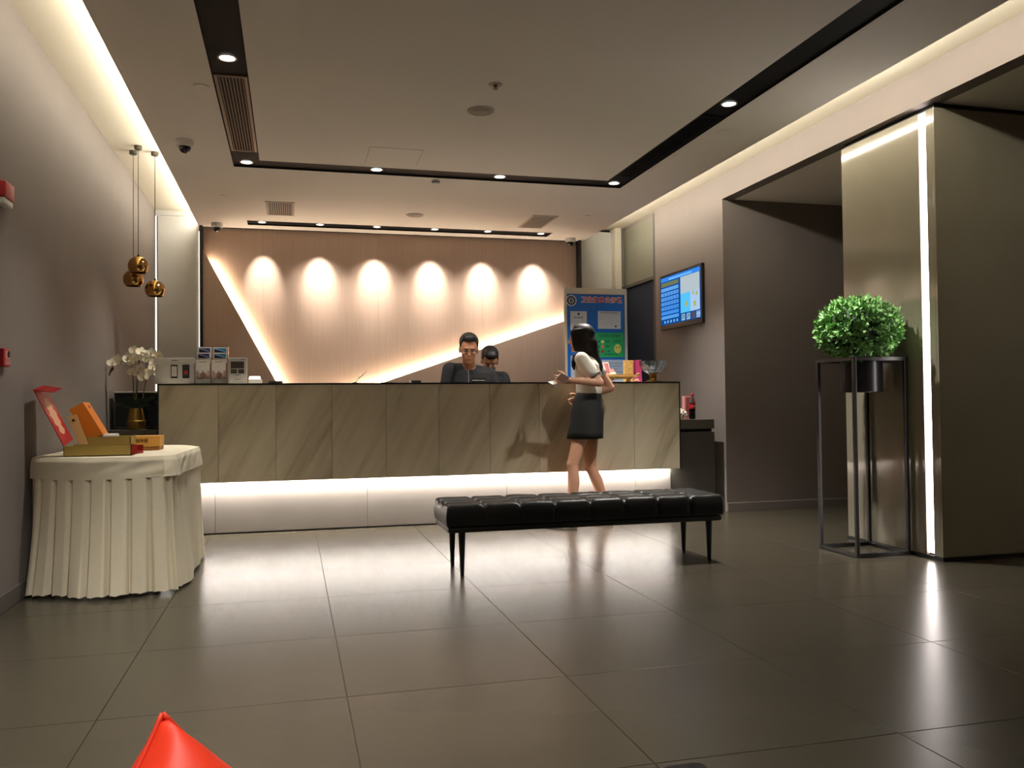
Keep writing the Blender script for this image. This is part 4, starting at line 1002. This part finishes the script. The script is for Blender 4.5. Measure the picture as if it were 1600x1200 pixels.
for x, y, r, lb in ((-.52, 5.44, .045, 'flat sprinkler cover plate beside the left run of the black slot'), (-.606, 8.25, .034, 'small sprinkler cover plate left of the slatted vent'), (2.98, 8.36, .036, 'small sprinkler cover plate right of the lattice vent'), (3.01, 5.53, .045, 'sprinkler cover plate right of the right run of the black slot')):
    g = fix('sprinkler_cover', x, y, ZC-.008, lb, 'sprinkler', 'sprinkler cover plates')
    B().lathe([(.001, ZC-.003), (r, ZC-.003), (r, ZC-.006), (.001, ZC-.007)], (x, y, 0), 28).build('plate', M_ceil, g, 'auto')
    B().lathe([(r*.5, ZC-.0005), (r*.8, ZC-.0005), (r*.8, ZC-.0029), (r*.5, ZC-.0029)], (x, y, 0), 20, ring=True).build('collar', M_black, g)
g = fix('smoke_detector', 1.219, 7.306, ZC-.03, 'small pale smoke detector just behind the far run of the black slot', 'detector')
B().lathe([(.001, ZC-.0005), (.036, ZC-.0005), (.036, ZC-.012), (.030, ZC-.030), (.018, ZC-.034), (.001, ZC-.034)], (1.219, 7.306, 0), 24).build('body', M_white, g, 'auto')
B().lathe([(.0362, ZC-.013), (.0375, ZC-.013), (.034, ZC-.022), (.0325, ZC-.022)], (1.219, 7.306, 0), 24, ring=True).build('vent_ring', M_cabtop, g, 'auto')
g = fix('access_hatch', .78, 6.65, ZC, 'square access hatch flush in the ceiling before the far slot run', 'hatch')
hx0_, hx1_, hy0, hy1 = .577, .988, 6.445, 6.86
B().box((hx0_, hy0, ZC-.0012), (hx1_, hy1, ZC-.0002)).build('joint', mat('hatch_joint', (140, 128, 110), .8), g)
B().box((hx0_+.003, hy0+.003, ZC-.002), (hx1_-.003, hy1-.003, ZC-.0013)).build('hatch_panel', M_ceil, g)

# pendants in the left cove
for k, (x, y, zb_, lb) in enumerate(((-1.245, 7.50, 2.055, 'lowest-left brass globe pendant, half behind its neighbour'), (-1.183, 7.35, 2.142, 'highest brass globe pendant, in front of the left one'), (-1.08, 7.50, 1.975, 'brass globe pendant hanging lowest, on the right of the three'))):
    g = fix('pendant_lamp', x, y, zb_, lb, 'pendant lamp', 'brass globe pendants in the left cove')
    B().lathe([(.001, ZU-.0005), (.030, ZU-.0005), (.030, ZU-.028), (.026, ZU-.032), (.001, ZU-.032)], (x, y, 0), 24).build('canopy', mat('canopy_grey', (88, 82, 72), .35, metal=.7), g, 'auto')
    R = .079
    B().tube([(x, y, ZU-.032), (x, y, zb_+R+.012)], .0028, 8).build('cord', mat('cord_grey', (70, 60, 50), .6), g)
    B().lathe([(.003, R+.014), (.008, R+.012), (.009, R-.004), (.003, R-.006)], (x, y, zb_), 14).build('cord_grip', M_black, g, 'auto')
    pr = [(R*math.sin(PI*i/24), R*math.cos(PI*i/24)) for i in range(1, 19)]; pi_ = [(r*.965, h*.965) for r, h in reversed(pr)]
    B().lathe([(.002, R)]+pr+pi_+[(.002, R*.965)], (x, y, zb_), 40).build('globe_shade', M_brass, g, True)

# alarm devices on the left wall
g = thing('fire_strobe', (XL+.02, 4.74, 2.07), 'red and white fire alarm sounder high on the left wall', 'alarm')
B().box((XL+.0005, 4.66, 2.055), (XL+.045, 4.805, 2.135), .006).build('sounder_body', M_red, g, True)
B().box((XL+.0005, 4.665, 2.022), (XL+.04, 4.80, 2.0545), .006).build('strobe_lens', M_white, g, True)
g = thing('call_point', (XL+.02, 4.74, 1.27), 'red manual fire call point low on the left wall', 'alarm')
B().box((XL+.0005, 4.70, 1.222), (XL+.03, 4.80, 1.312), .005).build('housing', M_red, g, True)
B().box((XL+.0302, 4.715, 1.235), (XL+.0315, 4.785, 1.30)).build('face_plate', mat('alarm_pink', (190, 120, 116), .4), g)
B().lathe([(.001, 0), (.017, 0), (.017, .004), (.001, .005)], (XL+.0316, 4.765, 1.285), 20, (1, 0, 0)).build('button', M_black, g)
for k in range(3): B().box((XL+.0316, 4.72+.02*k, 1.242), (XL+.0322, 4.728+.02*k, 1.262)).build('arrow_mark', M_red, g)

# ================================================================== SATIN CUSHION ON A LOW CHAIR IN FRONT OF THE CAMERA
ch = thing('low_armchair', (.15, .55, 0), 'black low armchair below the camera, the tip of its arm at the picture edge', 'armchair')
B().box((-.42, .10, .20), (.44, .88, .295), .03).build('seat', M_leather, ch, 'auto')
B().box((.445, .12, .0), (.51, 1.02, .5535), .012).build('arm', M_black, ch, 'auto')
B().box((-.51, .12, .0), (-.445, 1.02, .5535), .012).build('arm', M_black, ch, 'auto')
B().box((-.42, -.06, .10), (.44, .09, .62), .03).build('backrest', M_leather, ch, 'auto')
B().box((-.43, .11, .14), (.44, .86, .198), .004).build('seat_frame', M_legs, ch)
cu = thing('satin_cushion', (-.13, .84, .42), 'red satin cushion with its corner pointing up at the bottom edge', 'cushion')
ca, cb_ = V((.78, .42, .46)), V((0, 0, 0))
tip = at(254, 1115, .86)
ez_ = V((-.06, -.02, 1)).normalized()
en = V((.50, -.80, .33)).normalized(); eh = V((0, 0, 1)).cross(en).normalized(); eu = en.cross(eh)
e1 = (eh-eu).normalized(); e2 = (-eh-eu).normalized()
Lc = .29; N = 40
def cushion_pt(u, v, sgn):
    p = abs(2*u-1); r = abs(2*v-1)
    t = ((1-p**2.2)*(1-r**2.2))**.36
    pin = 1-.10*(1-p*p)*(r**3); pin2 = 1-.10*(1-r*r)*(p**3)
    q_ = tip+e1*Lc*(.5+(u-.5)*pin2)+e2*Lc*(.5+(v-.5)*pin)
    w = .095*t+.006*noise.noise(V((u*7, v*7, sgn)))*t+.004*math.sin((u-v)*22)*t*(1-t)
    return q_+en*sgn*w
b = B(); k0 = 0
for sgn in (1, -1):
    for i in range(N+1):
        for j in range(N+1): b.v.append(cushion_pt(i/N, j/N, sgn))
    for i in range(N):
        for j in range(N): a = k0+i*(N+1)+j; b.f.append([a, a+1, a+N+2, a+N+1])
    k0 += (N+1)**2
co = b.mesh('cover'); bm = bmesh.new(); bm.from_mesh(co); bmesh.ops.remove_doubles(bm, verts=bm.verts, dist=.0006); bmesh.ops.recalc_face_normals(bm, faces=bm.faces[:]); bm.to_mesh(co); bm.free()
link('cover', co, cu, None, True, M_satin)
edge = [cushion_pt(i/N, 0, 0) for i in range(N+1)]+[cushion_pt(1, i/N, 0) for i in range(1, N+1)]+[cushion_pt(1-i/N, 1, 0) for i in range(1, N+1)]+[cushion_pt(0, 1-i/N, 0) for i in range(1, N)]
B().tube(edge+[edge[0]], .0028, 6).build('piping', M_satin, cu, True)

# ================================================================== PEOPLE
def orient(f, up=(0, 0, 1)):
    f = V(f).normalized(); l = V(up).cross(f).normalized(); u = f.cross(l).normalized()
    return f, l, u          # forward, the person's left, up
def head_shapes(b, c, f, up, s=1.0, female=False):
    """skull, jaw, nose, lips, ears and brow of a head whose skull centre is c"""
    f, l, u = orient(f, up)
    P = lambda x, y, z: c+(f*x+l*y+u*z)*s
    E_ = lambda p, x, y, z: b.ell(p, f*x*s, l*y*s, u*z*s, 18, 12)
    jw = .050 if female else .056
    E_(P(-.008, 0, .022), .092, .074, .088)
    E_(P(.022, 0, -.035), .064, .062, .070)
    b.loft([(P(.030, 0, -.02), f*.055*s, l*.064*s), (P(.034, 0, -.06), f*.050*s, l*jw*s), (P(.046, 0, -.098), f*.030*s, l*jw*.62*s), (P(.052, 0, -.110), f*.016*s, l*jw*.36*s)], 18)
    b.cap(P(.083, 0, .012), .008*s, P(.103, 0, -.028), .0125*s); b.ell(P(.095, 0, -.032), f*.011*s, l*.017*s, u*.009*s)
    b.cap(P(.074, -.030, .022), .012*s, P(.080, 0, .026), .012*s); b.cap(P(.074, .030, .022), .012*s, P(.080, 0, .026), .012*s)
    b.ell(P(.082, 0, -.060), f*.011*s, l*.024*s, u*.007*s); b.ell(P(.081, 0, -.072), f*.011*s, l*.020*s, u*.007*s)
    b.ell(P(.078, 0, -.098), f*.012*s, l*.018*s, u*.013*s)
    for y in (-1, 1):
        b.ell(P(-.008, y*.077, -.008), f*.018*s-l*y*.004*s, l*.008*s+f*.002*s, u*.032*s)
        b.ell(P(.060, y*.044, -.030), f*.018*s, l*.018*s, u*.020*s)
def face_parts(t, c, f, up, s=1.0):
    f, l, u = orient(f, up); P = lambda x, y, z: c+(f*x+l*y+u*z)*s
    for y in (-1, 1):
        e = B().ell(P(.078, y*.031, -.002), f*.008*s, l*.013*s, u*.0062*s, 14, 10).build('eye', mat('eye_white', (168, 158, 150), .35, spec=.2), t, True)
        B().ell(P(.0835, y*.031, -.002), f*.0032*s, l*.0055*s, u*.0055*s, 12, 8).build('iris', mat('iris', (26, 18, 14), .2), e, True)
        B().tube([P(.083, y*.016, .018), P(.086, y*.030, .023), P(.078, y*.046, .018)], .0032*s, 6).build('eyebrow', M_bhair, t, True)
    B().ell(P(.088, 0, -.061), f*.006*s, l*.021*s, u*.0042*s, 14, 8).ell(P(.087, 0, -.071), f*.006*s, l*.018*s, u*.0048*s, 14, 8).build('lips', mat('lip_tone', (168, 88, 80), .45), t, True)
def hand_shapes(b, w, d, n, th, s=1.0, curl=(.5, .5, .5, .5), spread=.06, tc=.5):
    """palm and five jointed fingers: wrist w, direction d, n the side the fingers close to, th the thumb side"""
    d = V(d).normalized(); th = V(th); th = (th-d*th.dot(d)).normalized(); n_ = V(n); n = (n_-d*n_.dot(d)-th*n_.dot(th)).normalized()
    b.loft([(w-d*.012*s, th*.024*s, n*.018*s), (w+d*.02*s, th*.030*s, n*.015*s), (w+d*.055*s, th*.038*s, n*.0145*s), (w+d*.082*s, th*.038*s, n*.012*s), (w+d*.090*s, th*.034*s, n*.009*s)], 16)
    L = (.068, .076, .071, .056)
    for k in range(4):
        o = (.030-.020*k)*s; p = w+d*.082*s+th*o; a = (1.5-k)*spread; dr_ = (d+th*a).normalized(); ang = 0; r = (.0085, .0088, .0083, .0074)[k]*s
        for q_, fr in enumerate((.45, .30, .25)):
            ang += curl[k]*(.55, 1.0, .8)[q_]; dd = dr_*math.cos(ang)+n*math.sin(ang); e = p+dd*L[k]*fr*s
            b.cap(p, r, e, r*.92, 10); p, r = e, r*.92
    p = w+d*.022*s+th*.026*s; dirs = [(d*.55+th*.80+n*.25), (d*.80+th*.45+n*(.2+tc*.4)), (d*.9+th*.1+n*(.2+tc*.7))]; r = .0125*s
    for dd, L_ in zip(dirs, (.038, .030, .024)):
        e = p+dd.normalized()*L_*s; b.cap(p, r, e, r*.86, 10); p, r = e, r*.86
def hair_cap(b, c, f, up, s, shell=1.0, low=-.01, front=.062):
    """a cap of short hair: overlapping lobes over crown, back and temples, clear of the face"""
    f, l, u = orient(f, up); P = lambda x, y, z: c+(f*x+l*y+u*z)*s
    b.ell(P(-.034, 0, .048), f*.084*s*shell, l*.080*s*shell, u*.078*s*shell, 20, 12)
    b.ell(P(-.052, 0, low+.005), f*.058*s*shell, l*.076*s*shell, u*.075*s*shell, 20, 12)
    b.ell(P(.026, 0, .098), f*.056*s, l*.060*s, u*.028*s, 18, 10)
    for y in (-1, 1): b.ell(P(.010, y*.069, .040), f*.028*s, l*.011*s, u*.036*s, 12, 8)

# ---- the guest at the counter: seen from her left side, walking away a little to the left
gw = thing('person', (2.38, 6.68, 0), 'woman with long dark hair, cream blouse and charcoal skirt stepping along the counter', 'person')
gf, gl, gu = orient((-.90, .44, 0))
def G(pxx, pyy, dy=0.0): return at(pxx, pyy, 6.68+dy)
b = B()
hc = G(908, 529, .02); hfw = V((-.93, .36, -.04))
head_shapes(b, hc, hfw, (0.05, 0, 1), .98, True)
nk = G(913, 556, .01); b.cap(hc+V((.005, 0, -.06)), .050, nk+V((.01, 0, -.03)), .052)
chest, waist, hips = G(919, 577), G(920, 609), G(917, 645)
b.loft([(G(914, 557), gf*.05, gl*.075), (G(916, 563), gf*.075, gl*.145), (G(918, 572), gf*.092, gl*.160), (G(919, 584), gf*.100, gl*.150), (G(920, 598), gf*.088, gl*.128), (G(920, 611), gf*.086, gl*.122), (G(919, 625), gf*.100, gl*.145), (G(917, 642), gf*.118, gl*.165), (G(915, 656), gf*.116, gl*.165), (G(914, 668), gf*.09, gl*.14)], 24)
shl = G(909, 562, -.145); shr = G(924, 561, .15)
el = G(936.5, 597.5, -.215); wl_ = G(889, 594, -.19)
b.cap(shl, .047, shl.lerp(el, .55), .041); b.cap(shl.lerp(el, .5), .041, el, .035); b.cap(el, .036, el.lerp(wl_, .35), .036); b.cap(el.lerp(wl_, .3), .036, wl_, .023)
hl_dir = V((-.93, .22, .10)); hand_shapes(b, wl_+V((-.012, 0, 0)), hl_dir, (.2, .9, .35), (-.3, .1, .95), .92, (.75, .8, .85, .9), .05, .6)
er = G(954, 606, .10); wr_ = G(907, 621, .17)
b.cap(shr, .046, er, .035); b.cap(er, .036, er.lerp(wr_, .35), .035); b.cap(er.lerp(wr_, .3), .034, wr_, .023)
hand_shapes(b, wr_, V((-.85, -.05, -.42)), (.4, -.8, -.35), (-.2, .1, .95), .92, (.5, .55, .6, .65), .06, .4)
kl, kr = G(895, 726, -.085), G(922.5, 729, .075)
al_, ar = G(893, 776, -.10), G(938, 771, .07)
hl2, hr2 = G(914, 655, -.065), G(922, 655, .065)
b.cap(hl2, .082, hl2.lerp(kl, .45), .062); b.cap(hl2.lerp(kl, .45), .062, kl, .047); b.ell(kl+gf*.006, (.046, .046, .055))
b.cap(hr2, .082, hr2.lerp(kr, .45), .066); b.cap(hr2.lerp(kr, .45), .066, kr, .047); b.ell(kr+gf*.008, (.046, .046, .055))
kl2 = V((al_.x-.012, al_.y, .085)); dirr = (ar-kr).normalized(); kr2 = kr+dirr*.405
b.cap(kl, .045, kl.lerp(kl2, .32)-gf*.014, .050); b.cap(kl.lerp(kl2, .32)-gf*.014, .050, kl2, .030)
b.cap(kr, .045, kr.lerp(kr2, .32)-gf*.012, .050); b.cap(kr.lerp(kr2, .32)-gf*.012, .050, kr2, .030)
b.cap(kl2+V((0, 0, -.03)), .030, kl2+gf*.14+V((0, 0, -.058)), .024); b.cap(kr2, .031, kr2+gf*.10+V((0, 0, -.09)), .024)
b.remesh('body', M_skin, gw, .0055, 4)
face_parts(gw, hc, hfw, (0.05, 0, 1), .98)
# shoes
for k2, tz, tipd in ((kl2, 0, .17), (kr2, .03, .13)):
    sb = B(); toe = k2+gf*tipd; toe.z = .018
    sb.loft([(k2-gf*.055+V((0, 0, -.052 if k2 is kl2 else -.03)), gl*.026, gu*.030), (k2-gf*.02+V((0, 0, -.050 if k2 is kl2 else -.035)), gl*.036, gu*.032), (k2.lerp(toe, .5)+V((0, 0, -.012)), gl*.036, gu*.028), (toe-gf*.02, gl*.040, gu*.018), (toe+gf*.03, gl*.022, gu*.012)], 16)
    hz = k2.z-.07 if k2 is kl2 else k2.z-.05
    sb.cap(k2-gf*.045+V((0, 0, -.055)), .014, V((k2.x+.045, k2.y-.02, max(.012, hz-.06))), .009)
    sb.build('shoe', mat('nude_shoe', (186, 140, 116), .4), gw, True)
# blouse with short sleeves
b = B()
b.loft([(G(913, 556), gf*.058, gl*.078), (G(915, 561), gf*.085, gl*.155), (G(917, 570), gf*.108, gl*.172), (G(918.5, 583), gf*.116, gl*.160), (G(920, 598), gf*.106, gl*.142), (G(920.5, 611), gf*.108, gl*.140), (G(920.5, 615.5), gf*.104, gl*.138)], 32)
m1 = shl.lerp(el, .50); b.cap(shl+V((0, 0, .004)), .060, m1, .058); b.cap(shr+V((0, 0, .004)), .058, shr.lerp(er, .45), .056)
b.remesh('blouse', M_blouse, gw, .0065, 5)
cf = (el-shl).normalized(); ca_, cb2 = basis(cf)
B().rings([[m1+cf*h+(ca_*math.cos(u)+cb2*math.sin(u))*r for u in (2*PI*j/24 for j in range(24))] for h, r in ((.040, .056), (.057, .0575), (.060, .053), (.042, .050))]).build('sleeve_cuff', mat('cuff_grey', (120, 118, 112), .7), gw, True)
# skirt
b = B()
b.loft([(G(920, 613.5), gf*.100, gl*.132), (G(919.5, 620), gf*.108, gl*.145), (G(918.5, 632), gf*.122, gl*.166), (G(918, 645), gf*.134, gl*.178), (G(917, 660), gf*.136, gl*.180), (G(915, 675), gf*.145, gl*.180), (G(914, 685), gf*.150, gl*.180), (G(914, 684.6), gf*.142, gl*.172), (G(915.5, 675), gf*.126, gl*.166)], 40, .92)
sk = b.build('skirt', M_skirt, gw, True)
# long hair: cap, back fall, two front locks
b = B(); hf, hl_, hu = orient(hfw, (0.05, 0, 1)); HP = lambda x, y, z: hc+hf*x+hl_*y+hu*z
b.ell(HP(-.018, 0, .040), hf*.100, hl_*.090, hu*.086, 24, 14); b.ell(HP(-.030, 0, -.03), hf*.085, hl_*.094, hu*.105, 24, 14)
b.loft([(HP(-.02, .0, .06), hf*.075, hl_*.075), (HP(-.040, 0, -.03), hf*.092, hl_*.094), (G(921, 553, .02), hf*.078, hl_*.100), (G(929, 566, .01), hf*.058, hl_*.100), (G(934, 576, -.01), hf*.042, hl_*.095), (G(937, 582, -.02), hf*.020, hl_*.075)], 24)
b.loft([(HP(.035, .074, .06), hf*.050, hl_*.014), (HP(.040, .082, .0), hf*.040, hl_*.016), (HP(.030, .086, -.06), hf*.044, hl_*.018), (HP(.012, .088, -.11), hf*.045, hl_*.018)], 14)
b.loft([(HP(.035, -.074, .06), hf*.050, hl_*.014), (HP(.040, -.080, -.02), hf*.040, hl_*.016), (HP(.030, -.084, -.10), hf*.036, hl_*.016)], 14)
b.loft([(G(899, 553, -.05), hf*.020, hl_*.016), (G(896.5, 564, -.07), hf*.022, hl_*.016), (G(896, 573, -.07), hf*.016, hl_*.014), (G(897.5, 579, -.06), hf*.006, hl_*.008)], 12)
b.loft([(HP(.012, .066, .075), hf*.06, hl_*.022), (HP(.012, .078, .02), hf*.072, hl_*.020), (HP(.006, .082, -.05), hf*.070, hl_*.020), (HP(-.012, .084, -.115), hf*.062, hl_*.018)], 16)
b.loft([(HP(.010, -.066, .075), hf*.06, hl_*.022), (HP(.008, -.078, -.02), hf*.066, hl_*.020), (HP(-.012, -.082, -.115), hf*.058, hl_*.018)], 16)
b.ell(HP(.004, 0, .080), hf*.062, hl_*.072, hu*.046, 20, 12)
b.remesh('long_hair', M_hair, gw, .005, 9)
st = B(); rs = random.Random(9)
for k in range(150):
    y = rs.uniform(-.095, .10); x0 = rs.uniform(-.03, .02)
    a = HP(-.05+x0, y*.9, rs.uniform(.0, .08)); a = hc+(a-hc).normalized()*.098
    d = G(rs.uniform(929, 943), rs.uniform(572, 585), .02-y*.9); m = G(rs.uniform(920, 934), 556, .02-y)
    st.tube([a, a.lerp(m, .55)+V((.018, 0, .004)), m, m.lerp(d, .5)+V((.006, 0, 0)), d], [.002, .003, .003, .0026, .001], 5)
so = st.build('hair_strands', M_hair, gw, True); so['kind'] = 'stuff'
# phone and slips in her left hand
ph = thing('phone', tuple(G(874, 590, -.17)), 'phone with pale rim held up in the woman\'s left hand', 'phone')
pa, pb2, pc2 = G(868.5, 592.5, -.262), G(877.5, 582.5, -.262), G(890, 590, -.215)
uu, vv = (pb2-pa), (pc2-pb2); nn = uu.cross(vv).normalized()
B().prism([pa, pb2, pc2, pa+vv], nn*.008).build('phone_body', mat('phone_case', (150, 110, 92), .35), ph)
B().prism([pa+(uu+vv)*.04-nn*.0006, pb2+(vv-uu)*.04-nn*.0006, pc2-(uu+vv)*.04-nn*.0006, pa+vv+(uu-vv)*.04-nn*.0006], -nn*.0008).build('back_cover', mat('phone_back', (152, 116, 102), .3), ph)
B().tube([pa, pb2, pc2, pa+vv, pa], .0022, 6).build('phone_rim', mat('rim_silver', (206, 190, 176), .3, metal=.5), ph)
for k, (q_, lb) in enumerate(((((856, 597), (868, 594.5), (876, 598), (864, 601)), 'white paper slip in the woman\'s hand, upper of the two'), (((865, 601), (875, 598), (875, 603), (866, 606.5)), 'white paper slip in the woman\'s hand, lower and smaller'))):
    t = thing('paper_slip', tuple(G(866, 599, -.17)), lb, 'paper', 'paper slips in the woman\'s hand')
    p = [G(x, y, -.20+.05*(i in (1, 2))+.01*k) for i, (x, y) in enumerate(q_)]; B().prism(p, (0, .001, .0016)).build('slip', mat('slip_white', (238, 234, 226), .6), t)

# ---- the two clerks behind the counter
def clerk(t, hcx, f, up, s, shl_, shr_, pel, Y, skin, tilt_neck=.03, jacket=M_suit, arms=None):
    ff, fl_, fu = orient((f[0], f[1], 0)); b = B()
    head_shapes(b, hcx, f, up, s)
    sc = (shl_+shr_)/2; b.cap(hcx+V((0, .01, -.05)), .055*s, sc+V((0, .02, .02)), .062*s)
    W = (shl_-shr_).length/2
    b.loft([(sc+V((0, 0, .035)), fl_*.07, ff*.06), (sc+V((0, 0, .0)), fl_*W*.98, ff*.085), (sc+V((0, 0, -.10)), fl_*W*.95, ff*.11), (sc.lerp(pel, .55), fl_*W*.80, ff*.105), (sc.lerp(pel, .8), fl_*W*.76, ff*.105), (pel, fl_*W*.84, ff*.11), (pel+V((0, 0, -.10)), fl_*W*.80, ff*.11)], 24)
    for sd in (1, -1):
        hp = pel+fl_*sd*.09+V((0, 0, -.06)); kn = V((hp.x, hp.y+.01, .50)); an = V((hp.x, hp.y+.03, .085))
        b.cap(hp, .088, kn, .060); b.cap(kn, .058, an, .040); b.cap(an+V((0, 0, -.035)), .038, an+ff*.15+V((0, 0, -.05)), .032)
        s0, e, w, th = (shl_, *arms[0]) if sd > 0 else (shr_, *arms[1])
        b.cap(s0, .056, e, .042); b.cap(e, .042, w, .028)
        hd_ = (w-e).normalized(); hand_shapes(b, w, hd_, (0, .1, -1), fl_*(-sd), 1.0, (.35, .4, .4, .45), .06, .3)
    b.remesh('body', skin, t, .0075, 3)
    face_parts(t, hcx, f, up, s)
    j = B()
    for s0 in (shl_, shr_): j.cap(sc+V((0, .015, .028)), .058, s0+V((0, 0, .004)), .062)
    j.loft([(sc+V((0, .02, .055)), fl_*.060, ff*.058), (sc+V((0, .01, .030)), fl_*.115, ff*.072), (sc+V((0, 0, -.004)), fl_*(W+.026), ff*.098), (sc+V((0, 0, -.10)), fl_*(W+.022), ff*.132), (sc.lerp(pel, .55), fl_*(W*.92), ff*.13), (pel+V((0, 0, .02)), fl_*(W*.95), ff*.14), (pel+V((0, 0, -.12)), fl_*(W*.96), ff*.145)], 32)
    for sd in (1, -1):
        s0, e, w, th = (shl_, *arms[0]) if sd > 0 else (shr_, *arms[1])
        j.cap(s0, .074, e, .058); j.cap(e, .056, e.lerp(w, .92), .044)
    j.remesh('jacket', jacket, t, .010, 4)
    tr = B()
    for sd in (1, -1):
        hp = pel+fl_*sd*.085+V((0, 0, -.05)); tr.cap(hp, .105, V((hp.x, hp.y+.01, .5)), .078); tr.cap(V((hp.x, hp.y+.01, .5)), .078, V((hp.x, hp.y+.03, .12)), .062)
    tr.remesh('trousers', M_suit, t, .012, 3)
    for sd in (1, -1):
        hp = pel+fl_*sd*.09; an = V((hp.x, hp.y+.03, 0)); B().loft([(an-ff*.08+V((0, 0, .03)), fl_*.034, V((0, 0, .028))), (an+V((0, 0, .045)), fl_*.044, V((0, 0, .044))), (an+ff*.10+V((0, 0, .032)), fl_*.046, V((0, 0, .030))), (an+ff*.19+V((0, 0, .022)), fl_*.030, V((0, 0, .018)))], 16).build('shoe', mat('black_shoe', (18, 16, 16), .35), t, True)
    return ff, fl_, fu
c1 = thing('person', (1.60, 7.75, 0), 'man with glasses and short black hair in dark suit standing behind the counter', 'person')
Y1 = 7.75; hc1 = at(732.5, 546, Y1-.10); f1 = V((-.16, -.94, -.26)); u1 = V((0, -.24, 1))
sL, sR = at(764, 580, Y1+.02), at(703, 573, Y1+.02); sL.z -= .03; sR.z -= .03
pel1 = V(((sL.x+sR.x)/2, Y1+.04, .96))
clerk(c1, hc1, f1, u1, 1.08, sL, sR, pel1, Y1, M_skin2, arms=((V((sL.x+.06, Y1-.02, 1.08)), V((sL.x-.06, Y1-.24, 1.02)), 0), (V((sR.x-.06, Y1-.02, 1.08)), V((sR.x+.04, Y1-.24, 1.02)), 0)))
b = B(); hair_cap(b, hc1+V((0, 0, .012)), f1, u1, 1.08, 1.05); hf, hl_, hu = orient(f1, u1)
b.ell(hc1+hu*.108+hf*.015, hf*.075, hl_*.070, hu*.036, 18, 10)
b.remesh('hair', M_bhair, c1, .006, 2)
P1 = lambda x, y, z: hc1+(hf*x+hl_*y+hu*z)*1.08
gl_ = B()
for sd in (1, -1):
    pts = [P1(.097, sd*.034+.024*math.cos(u), -.004+.017*math.copysign(abs(math.sin(u))**.7, math.sin(u))) for u in (2*PI*j/20 for j in range(21))]
    gl_.tube(pts, .0022, 6); gl_.tube([P1(.095, sd*.058, .004), P1(.05, sd*.076, .004), P1(-.005, sd*.082, .0)], .002, 6)
gl_.tube([P1(.098, -.010, .002), P1(.101, 0, .005), P1(.098, .010, .002)], .002, 6)
gl_.build('glasses', M_black, c1, True)
for sd in (1, -1): B().prism([P1(.0965, sd*.034+.022*math.cos(u), -.004+.0155*math.sin(u)) for u in (2*PI*j/18 for j in range(18))], hf*.001).build('lens', mat('lens_glass', (235, 240, 240), .03, trans=.5, alpha=.06, spec=.1), c1)
jm = (sL+sR)/2
B().prism([jm+V((-.035, -.105, -.02)), jm+V((.045, -.105, -.02)), jm+V((.012, -.150, -.16))], (0, .012, 0)).build('shirt_front', M_shirt, c1)
b = B(); b.tube([jm+V((-.035, -.118, .02)), jm+V((-.040, -.148, -.10)), jm+V((-.05, -.160, -.22))], .0028, 6); b.build('lanyard', mat('lanyard_grey', (128, 130, 134), .4), c1)
c2 = thing('person', (1.88, 8.15, 0), 'man with short black hair bending his head down behind the first clerk', 'person')
Y2 = 8.15; hc2 = at(765, 564, Y2-.12); f2 = V((-.12, -.86, -.50)); u2 = V((0, -.50, .86))
sL, sR = at(785, 590, Y2+.05), at(748, 590, Y2+.05); sL.z -= .01; sR.z -= .01
pel2 = V(((sL.x+sR.x)/2, Y2+.16, .95))
clerk(c2, hc2, f2, u2, 1.02, sL, sR, pel2, Y2, M_skin2, arms=((V((sL.x+.05, Y2-.05, 1.0)), V((sL.x-.08, Y2-.24, .92)), 0), (V((sR.x-.05, Y2-.05, 1.0)), V((sR.x+.05, Y2-.24, .92)), 0)))
b = B(); hair_cap(b, hc2+V((0, 0, .008)), f2, u2, 1.02, 1.06, front=.07); hf, hl_, hu = orient(f2, u2)
b.ell(hc2+(hu*.085+hf*.045), hf*.055, hl_*.066, hu*.040, 18, 10)
b.remesh('hair', M_bhair, c2, .006, 2)
